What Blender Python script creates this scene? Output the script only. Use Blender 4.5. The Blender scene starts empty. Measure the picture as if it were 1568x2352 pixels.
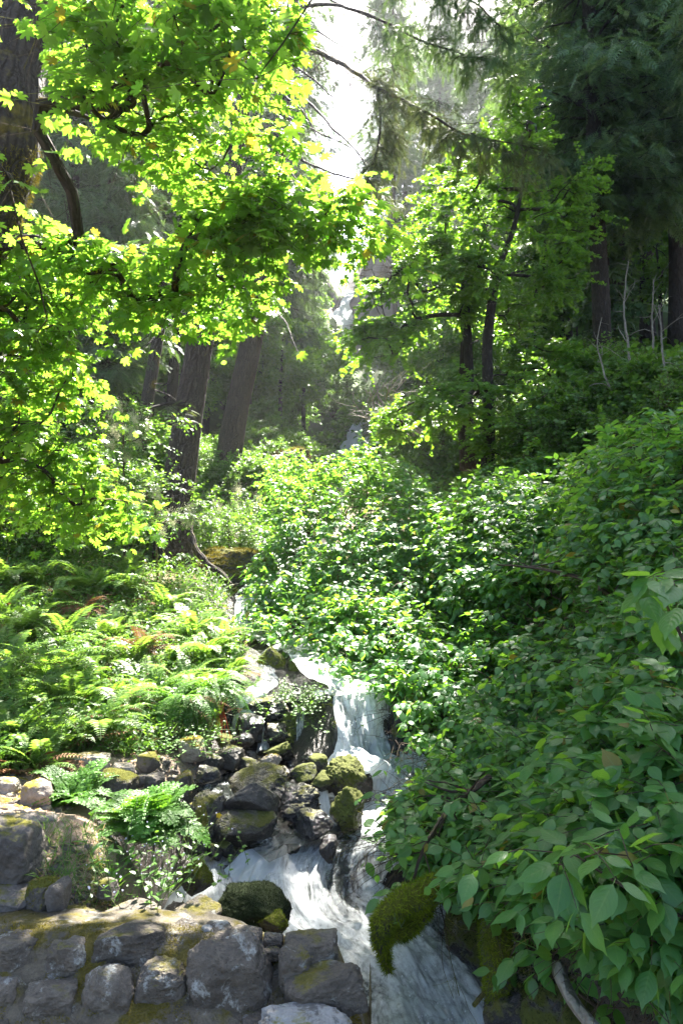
import bpy, math, random
import numpy as np
from mathutils import Vector

# ------------------------------------------------------------------ camera
sc = bpy.context.scene
PITCH = math.radians(3.0)
cam_d = bpy.data.cameras.new("camera")
cam = bpy.data.objects.new("camera", cam_d)
sc.collection.objects.link(cam)
sc.camera = cam
cam.location = (0, 0, 0)
cam.rotation_euler = (math.radians(90) + PITCH, 0, 0)
cam_d.sensor_fit = 'VERTICAL'
cam_d.sensor_height = 36.0
cam_d.lens = 24.0
cam_d.clip_start = 0.05
cam_d.clip_end = 1000.0
sc.render.resolution_x, sc.render.resolution_y = 682, 1024

# ------------------------------------------------------------------ light
SUN_AZ, SUN_EL = math.radians(13), math.radians(55)
SUN = np.array([math.sin(SUN_AZ) * math.cos(SUN_EL), math.cos(SUN_AZ) * math.cos(SUN_EL), math.sin(SUN_EL)])
world = bpy.data.worlds.new("World")
sc.world = world
world.use_nodes = True
wn = world.node_tree
bgn = wn.nodes["Background"]
sky = wn.nodes.new("ShaderNodeTexSky")
sky.sky_type = 'NISHITA'
sky.sun_disc = False
sky.sun_elevation = SUN_EL
sky.sun_rotation = SUN_AZ
sky.air_density = 1.0
sky.dust_density = 2.5
sky.ozone_density = 1.0
wn.links.new(sky.outputs[0], bgn.inputs[0])
bgn.inputs[1].default_value = 0.062
sun_d = bpy.data.lights.new("sun", 'SUN')
sun_d.energy = 5.0
sun_d.angle = math.radians(0.5)
sun_d.color = (1.0, 0.95, 0.86)
sun = bpy.data.objects.new("sun", sun_d)
sc.collection.objects.link(sun)
sun.rotation_euler = Vector(SUN).to_track_quat('Z', 'Y').to_euler()
sc.view_settings.view_transform = 'Standard'
sc.view_settings.look = 'None'
sc.view_settings.exposure = 3.3
sc.view_settings.gamma = 1.0
sc.render.engine = 'CYCLES'
sc.cycles.use_denoising = True
sc.cycles.max_bounces = 7
sc.cycles.diffuse_bounces = 3
sc.cycles.glossy_bounces = 2
sc.cycles.transmission_bounces = 4
sc.cycles.volume_bounces = 0
sc.cycles.transparent_max_bounces = 8
sc.cycles.sample_clamp_indirect = 6.0

# ------------------------------------------------------------------ basics
R = np.random.default_rng(11)
PW, PH, PF = 1568.0, 2352.0, 1568.0      # working picture size and focal length in its pixels
cp, sp_ = math.cos(PITCH), math.sin(PITCH)

def at(px, py, d):
    """the point at forward distance d seen at picture position px, py"""
    px = np.asarray(px, float); py = np.asarray(py, float); d = np.asarray(d, float)
    u = (px - PW / 2) / PF
    v = -(py - PH / 2) / PF
    x, y, z = u, cp - v * sp_, sp_ + v * cp
    k = d / y
    return np.stack(np.broadcast_arrays(x * k, d, z * k), -1)

def proj(p):
    p = np.asarray(p, float)
    x, y, z = p[..., 0], p[..., 1], p[..., 2]
    f = y * cp + z * sp_
    w = -y * sp_ + z * cp
    return PW / 2 + x / f * PF, PH / 2 - w / f * PF

def ppm(d):                              # pixels of the working picture per metre at distance d
    return PF / d

def smooth(a, b, x):
    t = np.clip((x - a) / (b - a), 0, 1)
    return t * t * (3 - 2 * t)

def hash3(ix, iy, iz, seed=0):
    h = (ix.astype(np.int64) * 374761393 + iy.astype(np.int64) * 668265263 + iz.astype(np.int64) * 2147483647 + seed * 974634777) & 0xffffffff
    h = ((h ^ (h >> 13)) * 1274126177) & 0xffffffff
    h = h ^ (h >> 16)
    return (h & 0xffffff) / float(0xffffff)

def vnoise(p, seed=0):
    p = np.asarray(p, float)
    i = np.floor(p); f = p - i; i = i.astype(np.int64)
    f = f * f * (3 - 2 * f)
    out = 0
    for dx in (0, 1):
        for dy in (0, 1):
            for dz in (0, 1):
                w = (f[..., 0] if dx else 1 - f[..., 0]) * (f[..., 1] if dy else 1 - f[..., 1]) * (f[..., 2] if dz else 1 - f[..., 2])
                out = out + w * hash3(i[..., 0] + dx, i[..., 1] + dy, i[..., 2] + dz, seed)
    return out * 2 - 1

def fbm(p, oct=4, seed=0, gain=0.5):
    p = np.asarray(p, float); a, s, t = 1.0, 0.0, 0.0
    for k in range(oct):
        s = s + a * vnoise(p * (2.03 ** k) + 17.3 * k, seed + k); t += a; a *= gain
    return s / t

def norm(v):
    v = np.asarray(v, float)
    return v / np.maximum(np.linalg.norm(v, axis=-1, keepdims=True), 1e-9)

def inpoly(px, py, poly):
    px = np.asarray(px, float); py = np.asarray(py, float)
    c = np.zeros(px.shape, bool); n = len(poly)
    for i in range(n):
        x0, y0 = poly[i]; x1, y1 = poly[(i + 1) % n]
        if y0 == y1: continue
        m = ((y0 > py) != (y1 > py)) & (px < (x1 - x0) * (py - y0) / (y1 - y0) + x0)
        c ^= m
    return c

def inside_sample(poly, n, rng):
    xs = [p[0] for p in poly]; ys = [p[1] for p in poly]
    out = np.zeros((0, 2))
    while len(out) < n:
        q = np.stack([rng.uniform(min(xs), max(xs), n * 3), rng.uniform(min(ys), max(ys), n * 3)], -1)
        out = np.concatenate([out, q[inpoly(q[:, 0], q[:, 1], poly)]])
    return out[:n]

# ------------------------------------------------------------------ mesh building
class MB:
    def __init__(s): s.v, s.f3, s.f4, s.u3, s.u4, s.n = [], [], [], [], [], 0
    def add(s, v, f3=None, f4=None, uv=None):
        v = np.asarray(v, np.float32).reshape(-1, 3)
        uv = np.zeros((len(v), 2), np.float32) if uv is None else np.asarray(uv, np.float32)
        if f3 is not None and len(f3):
            f3 = np.asarray(f3, np.int64); s.f3.append(f3 + s.n); s.u3.append(uv[f3.ravel()])
        if f4 is not None and len(f4):
            f4 = np.asarray(f4, np.int64); s.f4.append(f4 + s.n); s.u4.append(uv[f4.ravel()])
        s.v.append(v); s.n += len(v)
        return s
    def mesh(s, name, mat, smooth_=True):
        v = np.concatenate(s.v) if s.v else np.zeros((0, 3), np.float32)
        f3 = np.concatenate(s.f3) if s.f3 else np.zeros((0, 3), np.int64)
        f4 = np.concatenate(s.f4) if s.f4 else np.zeros((0, 4), np.int64)
        uv = np.concatenate([np.concatenate(s.u3) if s.u3 else np.zeros((0, 2)), np.concatenate(s.u4) if s.u4 else np.zeros((0, 2))])
        me = bpy.data.meshes.new(name)
        me.vertices.add(len(v)); me.vertices.foreach_set("co", v.astype(np.float32).ravel())
        loops = np.concatenate([f3.ravel(), f4.ravel()]).astype(np.int32)
        me.loops.add(len(loops)); me.loops.foreach_set("vertex_index", loops)
        tot = np.concatenate([np.full(len(f3), 3), np.full(len(f4), 4)]).astype(np.int32)
        st = np.concatenate([[0], np.cumsum(tot)[:-1]]).astype(np.int32) if len(tot) else tot
        me.polygons.add(len(tot)); me.polygons.foreach_set("loop_start", st); me.polygons.foreach_set("loop_total", tot)
        me.polygons.foreach_set("use_smooth", np.full(len(tot), bool(smooth_)))
        ul = me.uv_layers.new(name="UVMap"); ul.data.foreach_set("uv", uv.astype(np.float32).ravel())
        me.update(calc_edges=True)
        if mat is not None: me.materials.append(mat)
        return me
    def obj(s, name, mat, parent=None, smooth_=True, kind=None):
        o = bpy.data.objects.new(name, s.mesh(name, mat, smooth_))
        sc.collection.objects.link(o)
        if parent is not None: o.parent = parent
        if kind: o['kind'] = kind
        return o

def tag(o, label=None, cat=None, group=None, kind=None):
    if label: o['label'] = label
    if cat: o['category'] = cat
    if group: o['group'] = group
    if kind: o['kind'] = kind
    return o

def thing(name, label, cat, loc=(0, 0, 0), rz=0, group=None):
    o = bpy.data.objects.new(name, None)
    o.empty_display_size = 0.1
    sc.collection.objects.link(o)
    o.location = tuple(float(c) for c in loc); o.rotation_euler = (0, 0, rz)
    return tag(o, label, cat, group)

def kids(o): return [c for c in bpy.data.objects if c.parent == o]

def dup(root, ch, loc, rz=0, scale=1.0, label=None, group=None):
    r = root.copy(); sc.collection.objects.link(r)
    r.location = tuple(float(c) for c in loc); r.rotation_euler = (0, 0, rz); r.scale = (scale,) * 3 if not hasattr(scale, '__len__') else scale
    if label: r['label'] = label
    if group: r['group'] = group
    for c in ch:
        d = c.copy(); sc.collection.objects.link(d); d.parent = r
    return r

def frames(pts):
    pts = np.asarray(pts, float)
    t = norm(np.gradient(pts, axis=0))
    ref = np.array([0, 0, 1.0]) if abs(t[0][2]) < 0.9 else np.array([1.0, 0, 0])
    a = norm(np.cross(t[0], ref)); A = [a]
    for i in range(1, len(pts)):
        a = A[-1] - t[i] * np.dot(A[-1], t[i]); A.append(norm(a))
    A = np.array(A); B = np.cross(t, A)
    return t, A, B

def tube(mb, pts, rad, ns=6, lump=0.0, seed=0, cap=True, vscale=1.0, lf=3.0):
    pts = np.asarray(pts, float); rad = np.broadcast_to(np.asarray(rad, float), (len(pts),))
    t, A, B = frames(pts)
    th = np.linspace(0, 2 * np.pi, ns + 1)
    ring = A[:, None, :] * np.cos(th)[None, :, None] + B[:, None, :] * np.sin(th)[None, :, None]
    r = rad[:, None] * np.ones(ns + 1)
    if lump:
        q = pts[:, None, :] + ring * rad[:, None, None]
        r = r * (1 + lump * fbm(q * lf / max(rad.max(), 1e-3) * 0.35, 3, seed))
        r[:, -1] = r[:, 0]
    V = pts[:, None, :] + ring * r[..., None]
    L = np.concatenate([[0], np.cumsum(np.linalg.norm(np.diff(pts, axis=0), axis=1))])
    uv = np.stack(np.broadcast_arrays((th / (2 * np.pi))[None, :] * 2 * np.pi * rad.mean() * vscale, L[:, None] * vscale), -1)
    n = len(pts); m = ns + 1
    i = np.arange(n - 1)[:, None] * m + np.arange(ns)[None, :]
    f4 = np.stack([i, i + 1, i + m + 1, i + m], -1).reshape(-1, 4)
    f3 = None
    V = V.reshape(-1, 3); uv = uv.reshape(-1, 2)
    if cap:
        V = np.concatenate([V, [pts[-1] + t[-1] * rad[-1] * 0.6, pts[0] - t[0] * rad[0] * 0.4]]); uv = np.concatenate([uv, uv[-1:], uv[:1]])
        k = (n - 1) * m + np.arange(ns); j = np.arange(ns)
        f3 = np.concatenate([np.stack([k, k + 1, np.full(ns, n * m)], -1), np.stack([j + 1, j, np.full(ns, n * m + 1)], -1)])
    mb.add(V, f3, f4, uv)

def sticks(mb, p0, p1, r0, r1):
    """many three-sided tapering twigs at once"""
    p0 = np.asarray(p0, float).reshape(-1, 3); p1 = np.asarray(p1, float).reshape(-1, 3); n = len(p0)
    if n == 0: return
    r0 = np.broadcast_to(r0, (n,)); r1 = np.broadcast_to(r1, (n,))
    t = norm(p1 - p0); ref = np.where(np.abs(t[:, 2:3]) < 0.9, [[0, 0, 1.0]], [[1.0, 0, 0]])
    a = norm(np.cross(t, ref)); b = np.cross(t, a)
    V = np.zeros((n, 6, 3))
    for k in range(3):
        c, s = math.cos(k * 2.0944), math.sin(k * 2.0944)
        d = a * c + b * s
        V[:, k] = p0 + d * r0[:, None]; V[:, 3 + k] = p1 + d * r1[:, None]
    q = np.array([[0, 1, 4, 3], [1, 2, 5, 4], [2, 0, 3, 5]])
    f = (np.arange(n)[:, None, None] * 6 + q[None]).reshape(-1, 4)
    uv = np.zeros((n * 6, 2))
    mb.add(V.reshape(-1, 3), None, f, uv)

def scatter(mb, proto, pos, dr, nr, scale, wid=None):
    """place copies of a small leaf shape: its y axis along dr, z axis near nr"""
    pv, f3, f4, uv = proto
    pos = np.asarray(pos, float).reshape(-1, 3); n = len(pos)
    if n == 0: return
    y = norm(np.asarray(dr, float).reshape(-1, 3)); z = np.asarray(nr, float).reshape(-1, 3)
    x = norm(np.cross(y, z)); z = np.cross(x, y)
    sc_ = np.broadcast_to(np.asarray(scale, float), (n,))
    w = sc_ if wid is None else sc_ * wid
    V = (pos[:, None, :] + x[:, None, :] * (pv[None, :, 0:1] * w[:, None, None]) + y[:, None, :] * (pv[None, :, 1:2] * sc_[:, None, None])
         + z[:, None, :] * (pv[None, :, 2:3] * sc_[:, None, None]))
    k = len(pv); off = np.arange(n) * k
    F3 = (off[:, None, None] + f3[None]).reshape(-1, 3) if f3 is not None and len(f3) else None
    F4 = (off[:, None, None] + f4[None]).reshape(-1, 4) if f4 is not None and len(f4) else None
    mb.add(V.reshape(-1, 3), F3, F4, np.tile(uv, (n, 1)))

def along(pts, rad, n):
    """radii given at the control points, spread over n samples by arc length"""
    pts = np.asarray([np.asarray(p, float)[:3] for p in pts]); rad = np.asarray(rad, float)
    if len(rad) != len(pts): return np.interp(np.linspace(0, 1, n), np.linspace(0, 1, len(rad)), rad)
    L = np.concatenate([[0], np.cumsum(np.linalg.norm(np.diff(pts, axis=0), axis=1))]); return np.interp(np.linspace(0, 1, n), L / L[-1], rad)
# ---- leaf shapes (base at the origin, tip towards +y, unit length)
def maple_proto():
    # half outline of a five lobed leaf: (x, y)
    h = [(0.0, 1.0), (0.07, 0.86), (0.13, 0.86), (0.11, 0.70), (0.14, 0.60), (0.27, 0.74), (0.40, 0.86), (0.43, 0.74), (0.50, 0.72), (0.42, 0.58),
         (0.32, 0.46), (0.50, 0.44), (0.60, 0.36), (0.48, 0.30), (0.38, 0.22), (0.34, 0.12), (0.16, 0.10), (0.05, 0.16)]
    pts = [(x, y) for x, y in h] + [(0.0, 0.2)] + [(-x, y) for x, y in h[::-1][:-1]]
    n = len(pts)
    V = [(0, 0.36, 0.03)] + [(x, y, -0.22 * x * x - 0.25 * (y - .3) ** 2 + (0.05 if (abs(x) > .25 and i % 2) else 0)) for i, (x, y) in enumerate(pts)]
    V += [(-0.008, 0.2, -.01), (0.008, 0.2, -.01), (0.006, -0.35, 0.03), (-0.006, -0.35, 0.03)]
    f3 = [(0, 1 + (i + 1) % n, 1 + i) for i in range(n)]
    f4 = [(n + 1, n + 4, n + 3, n + 2)]
    V = np.array(V); uv = V[:, :2].copy(); uv[:, 0] = uv[:, 0] + .5
    return V, np.array(f3), np.array(f4), uv
def star_proto():      # small simplified lobed leaf for trees farther off
    pts = [(0, 1), (.14, .62), (.42, .8), (.36, .45), (.55, .3), (.25, .12), (0, 0), (-.25, .12), (-.55, .3), (-.36, .45), (-.42, .8), (-.14, .62)]
    V = np.array([(0, .35, .05)] + [(x, y, -.3 * x * x - .12 * y * y) for x, y in pts]); n = len(pts)
    return V, np.array([(0, 1 + (i + 1) % n, 1 + i) for i in range(n)]), None, V[:, :2] + [.5, 0]
def ovate_proto(w=0.30, seg=6, arch=0.18, fold=0.16, stem=0.12, pt=1.25):
    t = np.linspace(0, 1, seg + 1)
    wd = w * np.sin(np.pi * t ** 0.8) ** 0.85 * (1 - t ** 6); wd[0] = 0; wd[-1] = 0
    wd = np.where((t > .8), wd * 0.75, wd)
    V = []; uv = []
    for i in range(seg + 1):
        z = -arch * (t[i] ** 2) + .05 * math.sin(i * 1.7)* .15
        for k in (-1, -.5, 0, .5, 1):
            V.append((k * wd[i], t[i], z + abs(k) * fold * wd[i] * (1.6 - abs(k)) - (.10 * wd[i] * (abs(k) == 1)))); uv.append((.5 + .5 * k, t[i]))
    f4 = []
    for i in range(seg):
        for k in range(4):
            a = i * 5 + k; f4.append((a, a + 1, a + 6, a + 5))
    n = len(V); V += [(-.01, 0, 0), (.01, 0, 0), (.008, -stem, .03), (-.008, -stem, .03)]; uv += [(.5, 0)] * 4
    f4.append((n, n + 3, n + 2, n + 1))
    return np.array(V), None, np.array(f4), np.array(uv)
def simple_proto(w=0.28):
    V = np.array([(0, 0, 0), (w, .35, .05), (w * .8, .7, -.02), (0, 1, -.15), (-w * .8, .7, -.02), (-w, .35, .05), (0, .4, 0)])
    return V, np.array([(0, 1, 6), (1, 2, 6), (2, 3, 6), (3, 4, 6), (4, 5, 6), (5, 0, 6)]), None, V[:, :2] * [1, 1] + [.5, 0]
def diamond_proto(w=0.3):
    V = np.array([(0, 0, 0), (w, .5, .06), (0, 1, -.1), (-w, .5, .06)])
    return V, None, np.array([(0, 1, 2, 3)]), V[:, :2] + [.5, 0]
def needle_proto(n=9, ln=0.30, w=0.014, droop=.18):
    """a flat twig end with needles set along both sides"""
    V = []; f3 = []
    def tri(a, d, l, w_):
        k = len(V); px, py = -d[1], d[0]
        V.extend([(a[0] - px * w_, a[1] - py * w_, a[2]), (a[0] + px * w_, a[1] + py * w_, a[2]), (a[0] + d[0] * l, a[1] + d[1] * l, a[2] - .03)]); f3.append((k, k + 1, k + 2))
    tri((0, 0, 0), (0, 1), 1.0, .012)
    for i in range(n):
        t = (i + .6) / n
        z = -droop * t * t
        for s in (-1, 1):
            a = 1.0 - .35 * t
            tri((0, t * .95, z), (s * math.sin(a), math.cos(a)), ln * (1.1 - .45 * t), w * 1.6)
    V = np.array(V)
    return V, np.array(f3), None, V[:, :2] + [.5, 0]
def blade_proto(w=.03, bend=.35):
    V = np.array([(-w, 0, 0), (w, 0, 0), (-w * .8, .5, -.08 * bend), (w * .8, .5, -.08 * bend), (0, 1, -bend)])
    return V, np.array([(2, 3, 4)]), np.array([(0, 1, 3, 2)]), V[:, :2] + [.5, 0]
MAPLE, STAR, OVATE, SIMPLE, DIAMOND, NEEDLE, BLADE = maple_proto(), star_proto(), ovate_proto(), simple_proto(), diamond_proto(), needle_proto(), blade_proto()
NEEDLE_FAR = needle_proto(6, .36, .030)
OVAL_LOW = ovate_proto(.29, 4)

# ------------------------------------------------------------------ materials
def nodes(name):
    m = bpy.data.materials.new(name); m.use_nodes = True
    nt = m.node_tree
    return m, nt, nt.nodes, nt.links
def N(ns, t, **kw):
    n = ns.new(t)
    for k, v in kw.items(): setattr(n, k, v)
    return n
def ramp(ns, stops, interp='LINEAR'):
    r = ns.new("ShaderNodeValToRGB"); cr = r.color_ramp; cr.interpolation = interp
    while len(cr.elements) < len(stops): cr.elements.new(.5)
    for e, (p, c) in zip(cr.elements, stops): e.position = p; e.color = (c[0], c[1], c[2], 1) if hasattr(c, '__len__') else (c, c, c, 1)
    return r
def noise(ns, ln, scale, detail=4, rough=.55, vec=None, dist=0):
    n = ns.new("ShaderNodeTexNoise"); n.inputs['Scale'].default_value = scale; n.inputs['Detail'].default_value = detail
    n.inputs['Roughness'].default_value = rough; n.inputs['Distortion'].default_value = dist
    if vec is not None: ln.new(vec, n.inputs['Vector'])
    return n
def mixc(ns, ln, fac, a, b, mode='MIX'):
    m = ns.new("ShaderNodeMix"); m.data_type = 'RGBA'; m.blend_type = mode
    for s, v in ((m.inputs[0], fac), (m.inputs[6], a), (m.inputs[7], b)):
        if hasattr(v, 'links'): ln.new(v, s)
        elif hasattr(v, '__len__'): s.default_value = (*v[:3], 1)
        else: s.default_value = v
    return m.outputs[2]
def math_(ns, ln, op, a, b=0.0, clamp=False):
    m = ns.new("ShaderNodeMath"); m.operation = op; m.use_clamp = clamp
    for s, v in ((m.inputs[0], a), (m.inputs[1], b)):
        if hasattr(v, 'links'): ln.new(v, s)
        else: s.default_value = v
    return m.outputs[0]

def leaf_mat(name, ca, cb, ta, tb, rough=.38, trans=.45, veins=0.0, spec=.5, old=None):
    """reflecting side runs between ca and cb leaf by leaf; light coming through between ta and tb"""
    m, nt, ns, ln = nodes(name)
    g = ns.new("ShaderNodeNewGeometry"); out = ns["Material Output"]; bs = ns["Principled BSDF"]
    col = mixc(ns, ln, g.outputs['Random Per Island'], ca, cb)
    tcol = mixc(ns, ln, g.outputs['Random Per Island'], ta, tb)
    if old:
        w = ns.new("ShaderNodeTexWhiteNoise"); w.noise_dimensions = '1D'; ln.new(g.outputs['Random Per Island'], w.inputs['W'])
        k = math_(ns, ln, 'GREATER_THAN', w.outputs['Value'], 1 - old[1])
        col = mixc(ns, ln, k, col, old[0]); tcol = mixc(ns, ln, k, tcol, old[0])
    tx = ns.new("ShaderNodeTexCoord")
    nz = noise(ns, ln, 2.2, 2, .5, tx.outputs['Object'])
    dk = ramp(ns, [(.35, .72), (.65, 1.15)]); ln.new(nz.outputs['Fac'], dk.inputs[0])
    col = mixc(ns, ln, 1.0, col, dk.outputs[0], 'MULTIPLY')
    if veins:
        uv = ns.new("ShaderNodeSeparateXYZ"); ln.new(tx.outputs['UV'], uv.inputs[0])
        ax = math_(ns, ln, 'ABSOLUTE', math_(ns, ln, 'SUBTRACT', uv.outputs[0], .5))
        ph = math_(ns, ln, 'SUBTRACT', uv.outputs[1], math_(ns, ln, 'MULTIPLY', math_(ns, ln, 'POWER', ax, 1.5), .9))
        s = math_(ns, ln, 'SINE', math_(ns, ln, 'MULTIPLY', ph, 46.0))
        mid = math_(ns, ln, 'LESS_THAN', ax, .03)
        b = ns.new("ShaderNodeBump"); b.inputs['Strength'].default_value = veins; b.inputs['Distance'].default_value = .006
        hh = math_(ns, ln, 'SUBTRACT', s, math_(ns, ln, 'MULTIPLY', mid, 2.0)); ln.new(hh, b.inputs['Height']); ln.new(b.outputs[0], bs.inputs['Normal'])
        vc = math_(ns, ln, 'MULTIPLY', math_(ns, ln, 'POWER', math_(ns, ln, 'ABSOLUTE', s), 6.0), .22)
        col = mixc(ns, ln, vc, col, (ca[0] * 2.0, ca[1] * 1.7, ca[2] * 2.0))
        col = mixc(ns, ln, math_(ns, ln, 'MULTIPLY', mid, .5), col, (.16, .24, .07))
    ln.new(col, bs.inputs['Base Color'])
    bs.inputs['Roughness'].default_value = rough
    bs.inputs['Specular IOR Level'].default_value = spec
    tr = ns.new("ShaderNodeBsdfTranslucent"); ln.new(tcol, tr.inputs[0])
    mx = ns.new("ShaderNodeMixShader"); mx.inputs[0].default_value = trans
    ln.new(bs.outputs[0], mx.inputs[1]); ln.new(tr.outputs[0], mx.inputs[2]); ln.new(mx.outputs[0], out.inputs[0])
    return m

def bark_mat(name, ca, cb, moss=0.0, mcol=(.12, .13, .02), furrow=1.0, rs=22):
    m, nt, ns, ln = nodes(name); bs = ns["Principled BSDF"]
    tx = ns.new("ShaderNodeTexCoord")
    mp = ns.new("ShaderNodeMapping"); mp.inputs['Scale'].default_value = (1, .17, 1); ln.new(tx.outputs['UV'], mp.inputs[0])
    wob = noise(ns, ln, 6, 3, .6, tx.outputs['Object'])
    va = ns.new("ShaderNodeVectorMath"); va.operation = 'SCALE'; va.inputs['Scale'].default_value = .06; ln.new(wob.outputs['Color'], va.inputs[0])
    ad = ns.new("ShaderNodeVectorMath"); ln.new(mp.outputs[0], ad.inputs[0]); ln.new(va.outputs[0], ad.inputs[1])
    vo = ns.new("ShaderNodeTexVoronoi"); vo.feature = 'DISTANCE_TO_EDGE'; vo.inputs['Scale'].default_value = rs; ln.new(ad.outputs[0], vo.inputs['Vector'])
    rp = ramp(ns, [(0, 0), (.28, 1)]); ln.new(vo.outputs['Distance'], rp.inputs[0])
    nf = noise(ns, ln, 40, 5, .6, tx.outputs['Object'])
    col = mixc(ns, ln, rp.outputs[0], ca, cb)
    col = mixc(ns, ln, .55, col, mixc(ns, ln, nf.outputs['Fac'], (ca[0] * .6, ca[1] * .6, ca[2] * .6), (cb[0] * 1.5, cb[1] * 1.5, cb[2] * 1.5)))
    h = math_(ns, ln, 'ADD', math_(ns, ln, 'MULTIPLY', rp.outputs[0], 1.0), math_(ns, ln, 'MULTIPLY', nf.outputs['Fac'], .5))
    bp = ns.new("ShaderNodeBump"); bp.inputs['Strength'].default_value = .9 * furrow; bp.inputs['Distance'].default_value = .03
    ln.new(h, bp.inputs['Height']); ln.new(bp.outputs[0], bs.inputs['Normal'])
    if moss:
        mn = noise(ns, ln, 2.6, 5, .65, tx.outputs['Object'])
        mr = ramp(ns, [(.62 - moss * .4, 0), (.72 - moss * .4, 1)]); ln.new(mn.outputs['Fac'], mr.inputs[0])
        col = mixc(ns, ln, mr.outputs[0], col, mixc(ns, ln, nf.outputs['Fac'], mcol, (mcol[0] * 2.2, mcol[1] * 1.9, mcol[2] * 1.5)))
    ln.new(col, bs.inputs['Base Color']); bs.inputs['Roughness'].default_value = .85; bs.inputs['Specular IOR Level'].default_value = .25
    return m

def rock_mat(name, ca, cb, moss=0.0, mcol=(.10, .10, .012), rough=.75, lichen=0.0, lcol=(.38, .38, .35), spec=.3, bump=.6, up=True, sc_=1.0):
    m, nt, ns, ln = nodes(name); bs = ns["Principled BSDF"]
    tx = ns.new("ShaderNodeTexCoord"); geo = ns.new("ShaderNodeNewGeometry")
    oi = ns.new("ShaderNodeObjectInfo")
    ad = ns.new("ShaderNodeVectorMath"); ln.new(geo.outputs['Position'], ad.inputs[0])
    P = ad.outputs[0]
    n1 = noise(ns, ln, 5 * sc_, 6, .62, P); n2 = noise(ns, ln, 45 * sc_, 6, .7, P)
    r1 = ramp(ns, [(.3, 0), (.7, 1)]); ln.new(n1.outputs['Fac'], r1.inputs[0])
    col = mixc(ns, ln, r1.outputs[0], ca, cb)
    rr = ramp(ns, [(0, .75), (1, 1.3)]); ln.new(oi.outputs['Random'], rr.inputs[0])
    col = mixc(ns, ln, 1.0, col, rr.outputs[0], 'MULTIPLY')
    r2 = ramp(ns, [(.3, .6), (.7, 1.3)]); ln.new(n2.outputs['Fac'], r2.inputs[0])
    col = mixc(ns, ln, .8, col, r2.outputs[0], 'MULTIPLY')
    vp = ns.new("ShaderNodeTexVoronoi"); vp.inputs['Scale'].default_value = 60 * sc_; ln.new(P, vp.inputs['Vector'])
    vr = ramp(ns, [(.1, 0), (.25, 1)]); ln.new(vp.outputs['Distance'], vr.inputs[0])
    hgt = math_(ns, ln, 'ADD', math_(ns, ln, 'MULTIPLY', n1.outputs['Fac'], 2.2), math_(ns, ln, 'ADD', math_(ns, ln, 'MULTIPLY', n2.outputs['Fac'], .5), math_(ns, ln, 'MULTIPLY', vr.outputs[0], .12)))
    bp = ns.new("ShaderNodeBump"); bp.inputs['Strength'].default_value = bump; bp.inputs['Distance'].default_value = .035
    ln.new(hgt, bp.inputs['Height']); ln.new(bp.outputs[0], bs.inputs['Normal'])
    rough_s = None
    if lichen:
        l1 = noise(ns, ln, 7 * sc_, 8, .75, P, .4)
        lr = ramp(ns, [(.60 - lichen * .25, 0), (.66 - lichen * .25, 1)]); ln.new(l1.outputs['Fac'], lr.inputs[0])
        col = mixc(ns, ln, lr.outputs[0], col, mixc(ns, ln, n2.outputs['Fac'], (lcol[0] * .5, lcol[1] * .5, lcol[2] * .5), lcol))
    if moss:
        m1 = noise(ns, ln, 3.2 * sc_, 7, .7, P)
        sx = ns.new("ShaderNodeSeparateXYZ"); ln.new(geo.outputs['Normal'], sx.inputs[0])
        k = math_(ns, ln, 'ADD', m1.outputs['Fac'], math_(ns, ln, 'MULTIPLY', sx.outputs[2], .16 if up else 0.0))
        mr = ramp(ns, [(.72 - moss * .42, 0), (.80 - moss * .42, 1)]); ln.new(k, mr.inputs[0])
        mc = mixc(ns, ln, n2.outputs['Fac'], (mcol[0] * .45, mcol[1] * .5, mcol[2] * .5), (mcol[0] * 1.9, mcol[1] * 1.7, mcol[2] * 1.5))
        col = mixc(ns, ln, mr.outputs[0], col, mc)
        rough_s = math_(ns, ln, 'MAXIMUM', mr.outputs[0], rough)
    ln.new(col, bs.inputs['Base Color'])
    if rough_s is not None: ln.new(rough_s, bs.inputs['Roughness'])
    else: bs.inputs['Roughness'].default_value = rough
    bs.inputs['Specular IOR Level'].default_value = spec
    return m

def moss_mat(name, ca, cb):
    m, nt, ns, ln = nodes(name); bs = ns["Principled BSDF"]
    g = ns.new("ShaderNodeNewGeometry")
    n1 = noise(ns, ln, 9, 4, .6, g.outputs['Position'])
    r1 = ramp(ns, [(.3, 0), (.7, 1)]); ln.new(n1.outputs['Fac'], r1.inputs[0])
    c = mixc(ns, ln, r1.outputs[0], ca, cb)
    rr = ramp(ns, [(0, .6), (1, 1.5)]); ln.new(g.outputs['Random Per Island'], rr.inputs[0])
    c = mixc(ns, ln, 1.0, c, rr.outputs[0], 'MULTIPLY')
    ln.new(c, bs.inputs['Base Color']); bs.inputs['Roughness'].default_value = .9; bs.inputs['Specular IOR Level'].default_value = .1
    tr = ns.new("ShaderNodeBsdfTranslucent"); ln.new(c, tr.inputs[0])
    mx = ns.new("ShaderNodeMixShader"); mx.inputs[0].default_value = .35
    ln.new(bs.outputs[0], mx.inputs[1]); ln.new(tr.outputs[0], mx.inputs[2]); ln.new(mx.outputs[0], ns["Material Output"].inputs[0])
    return m

def plain_mat(name, c, rough=.7, var=.3, scale=20):
    m, nt, ns, ln = nodes(name); bs = ns["Principled BSDF"]
    tx = ns.new("ShaderNodeTexCoord"); n1 = noise(ns, ln, scale, 4, .6, tx.outputs['Object'])
    c2 = mixc(ns, ln, n1.outputs['Fac'], tuple(v * (1 - var) for v in c), tuple(v * (1 + var) for v in c))
    ln.new(c2, bs.inputs['Base Color']); bs.inputs['Roughness'].default_value = rough; bs.inputs['Specular IOR Level'].default_value = .3
    return m

M = {}
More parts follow.
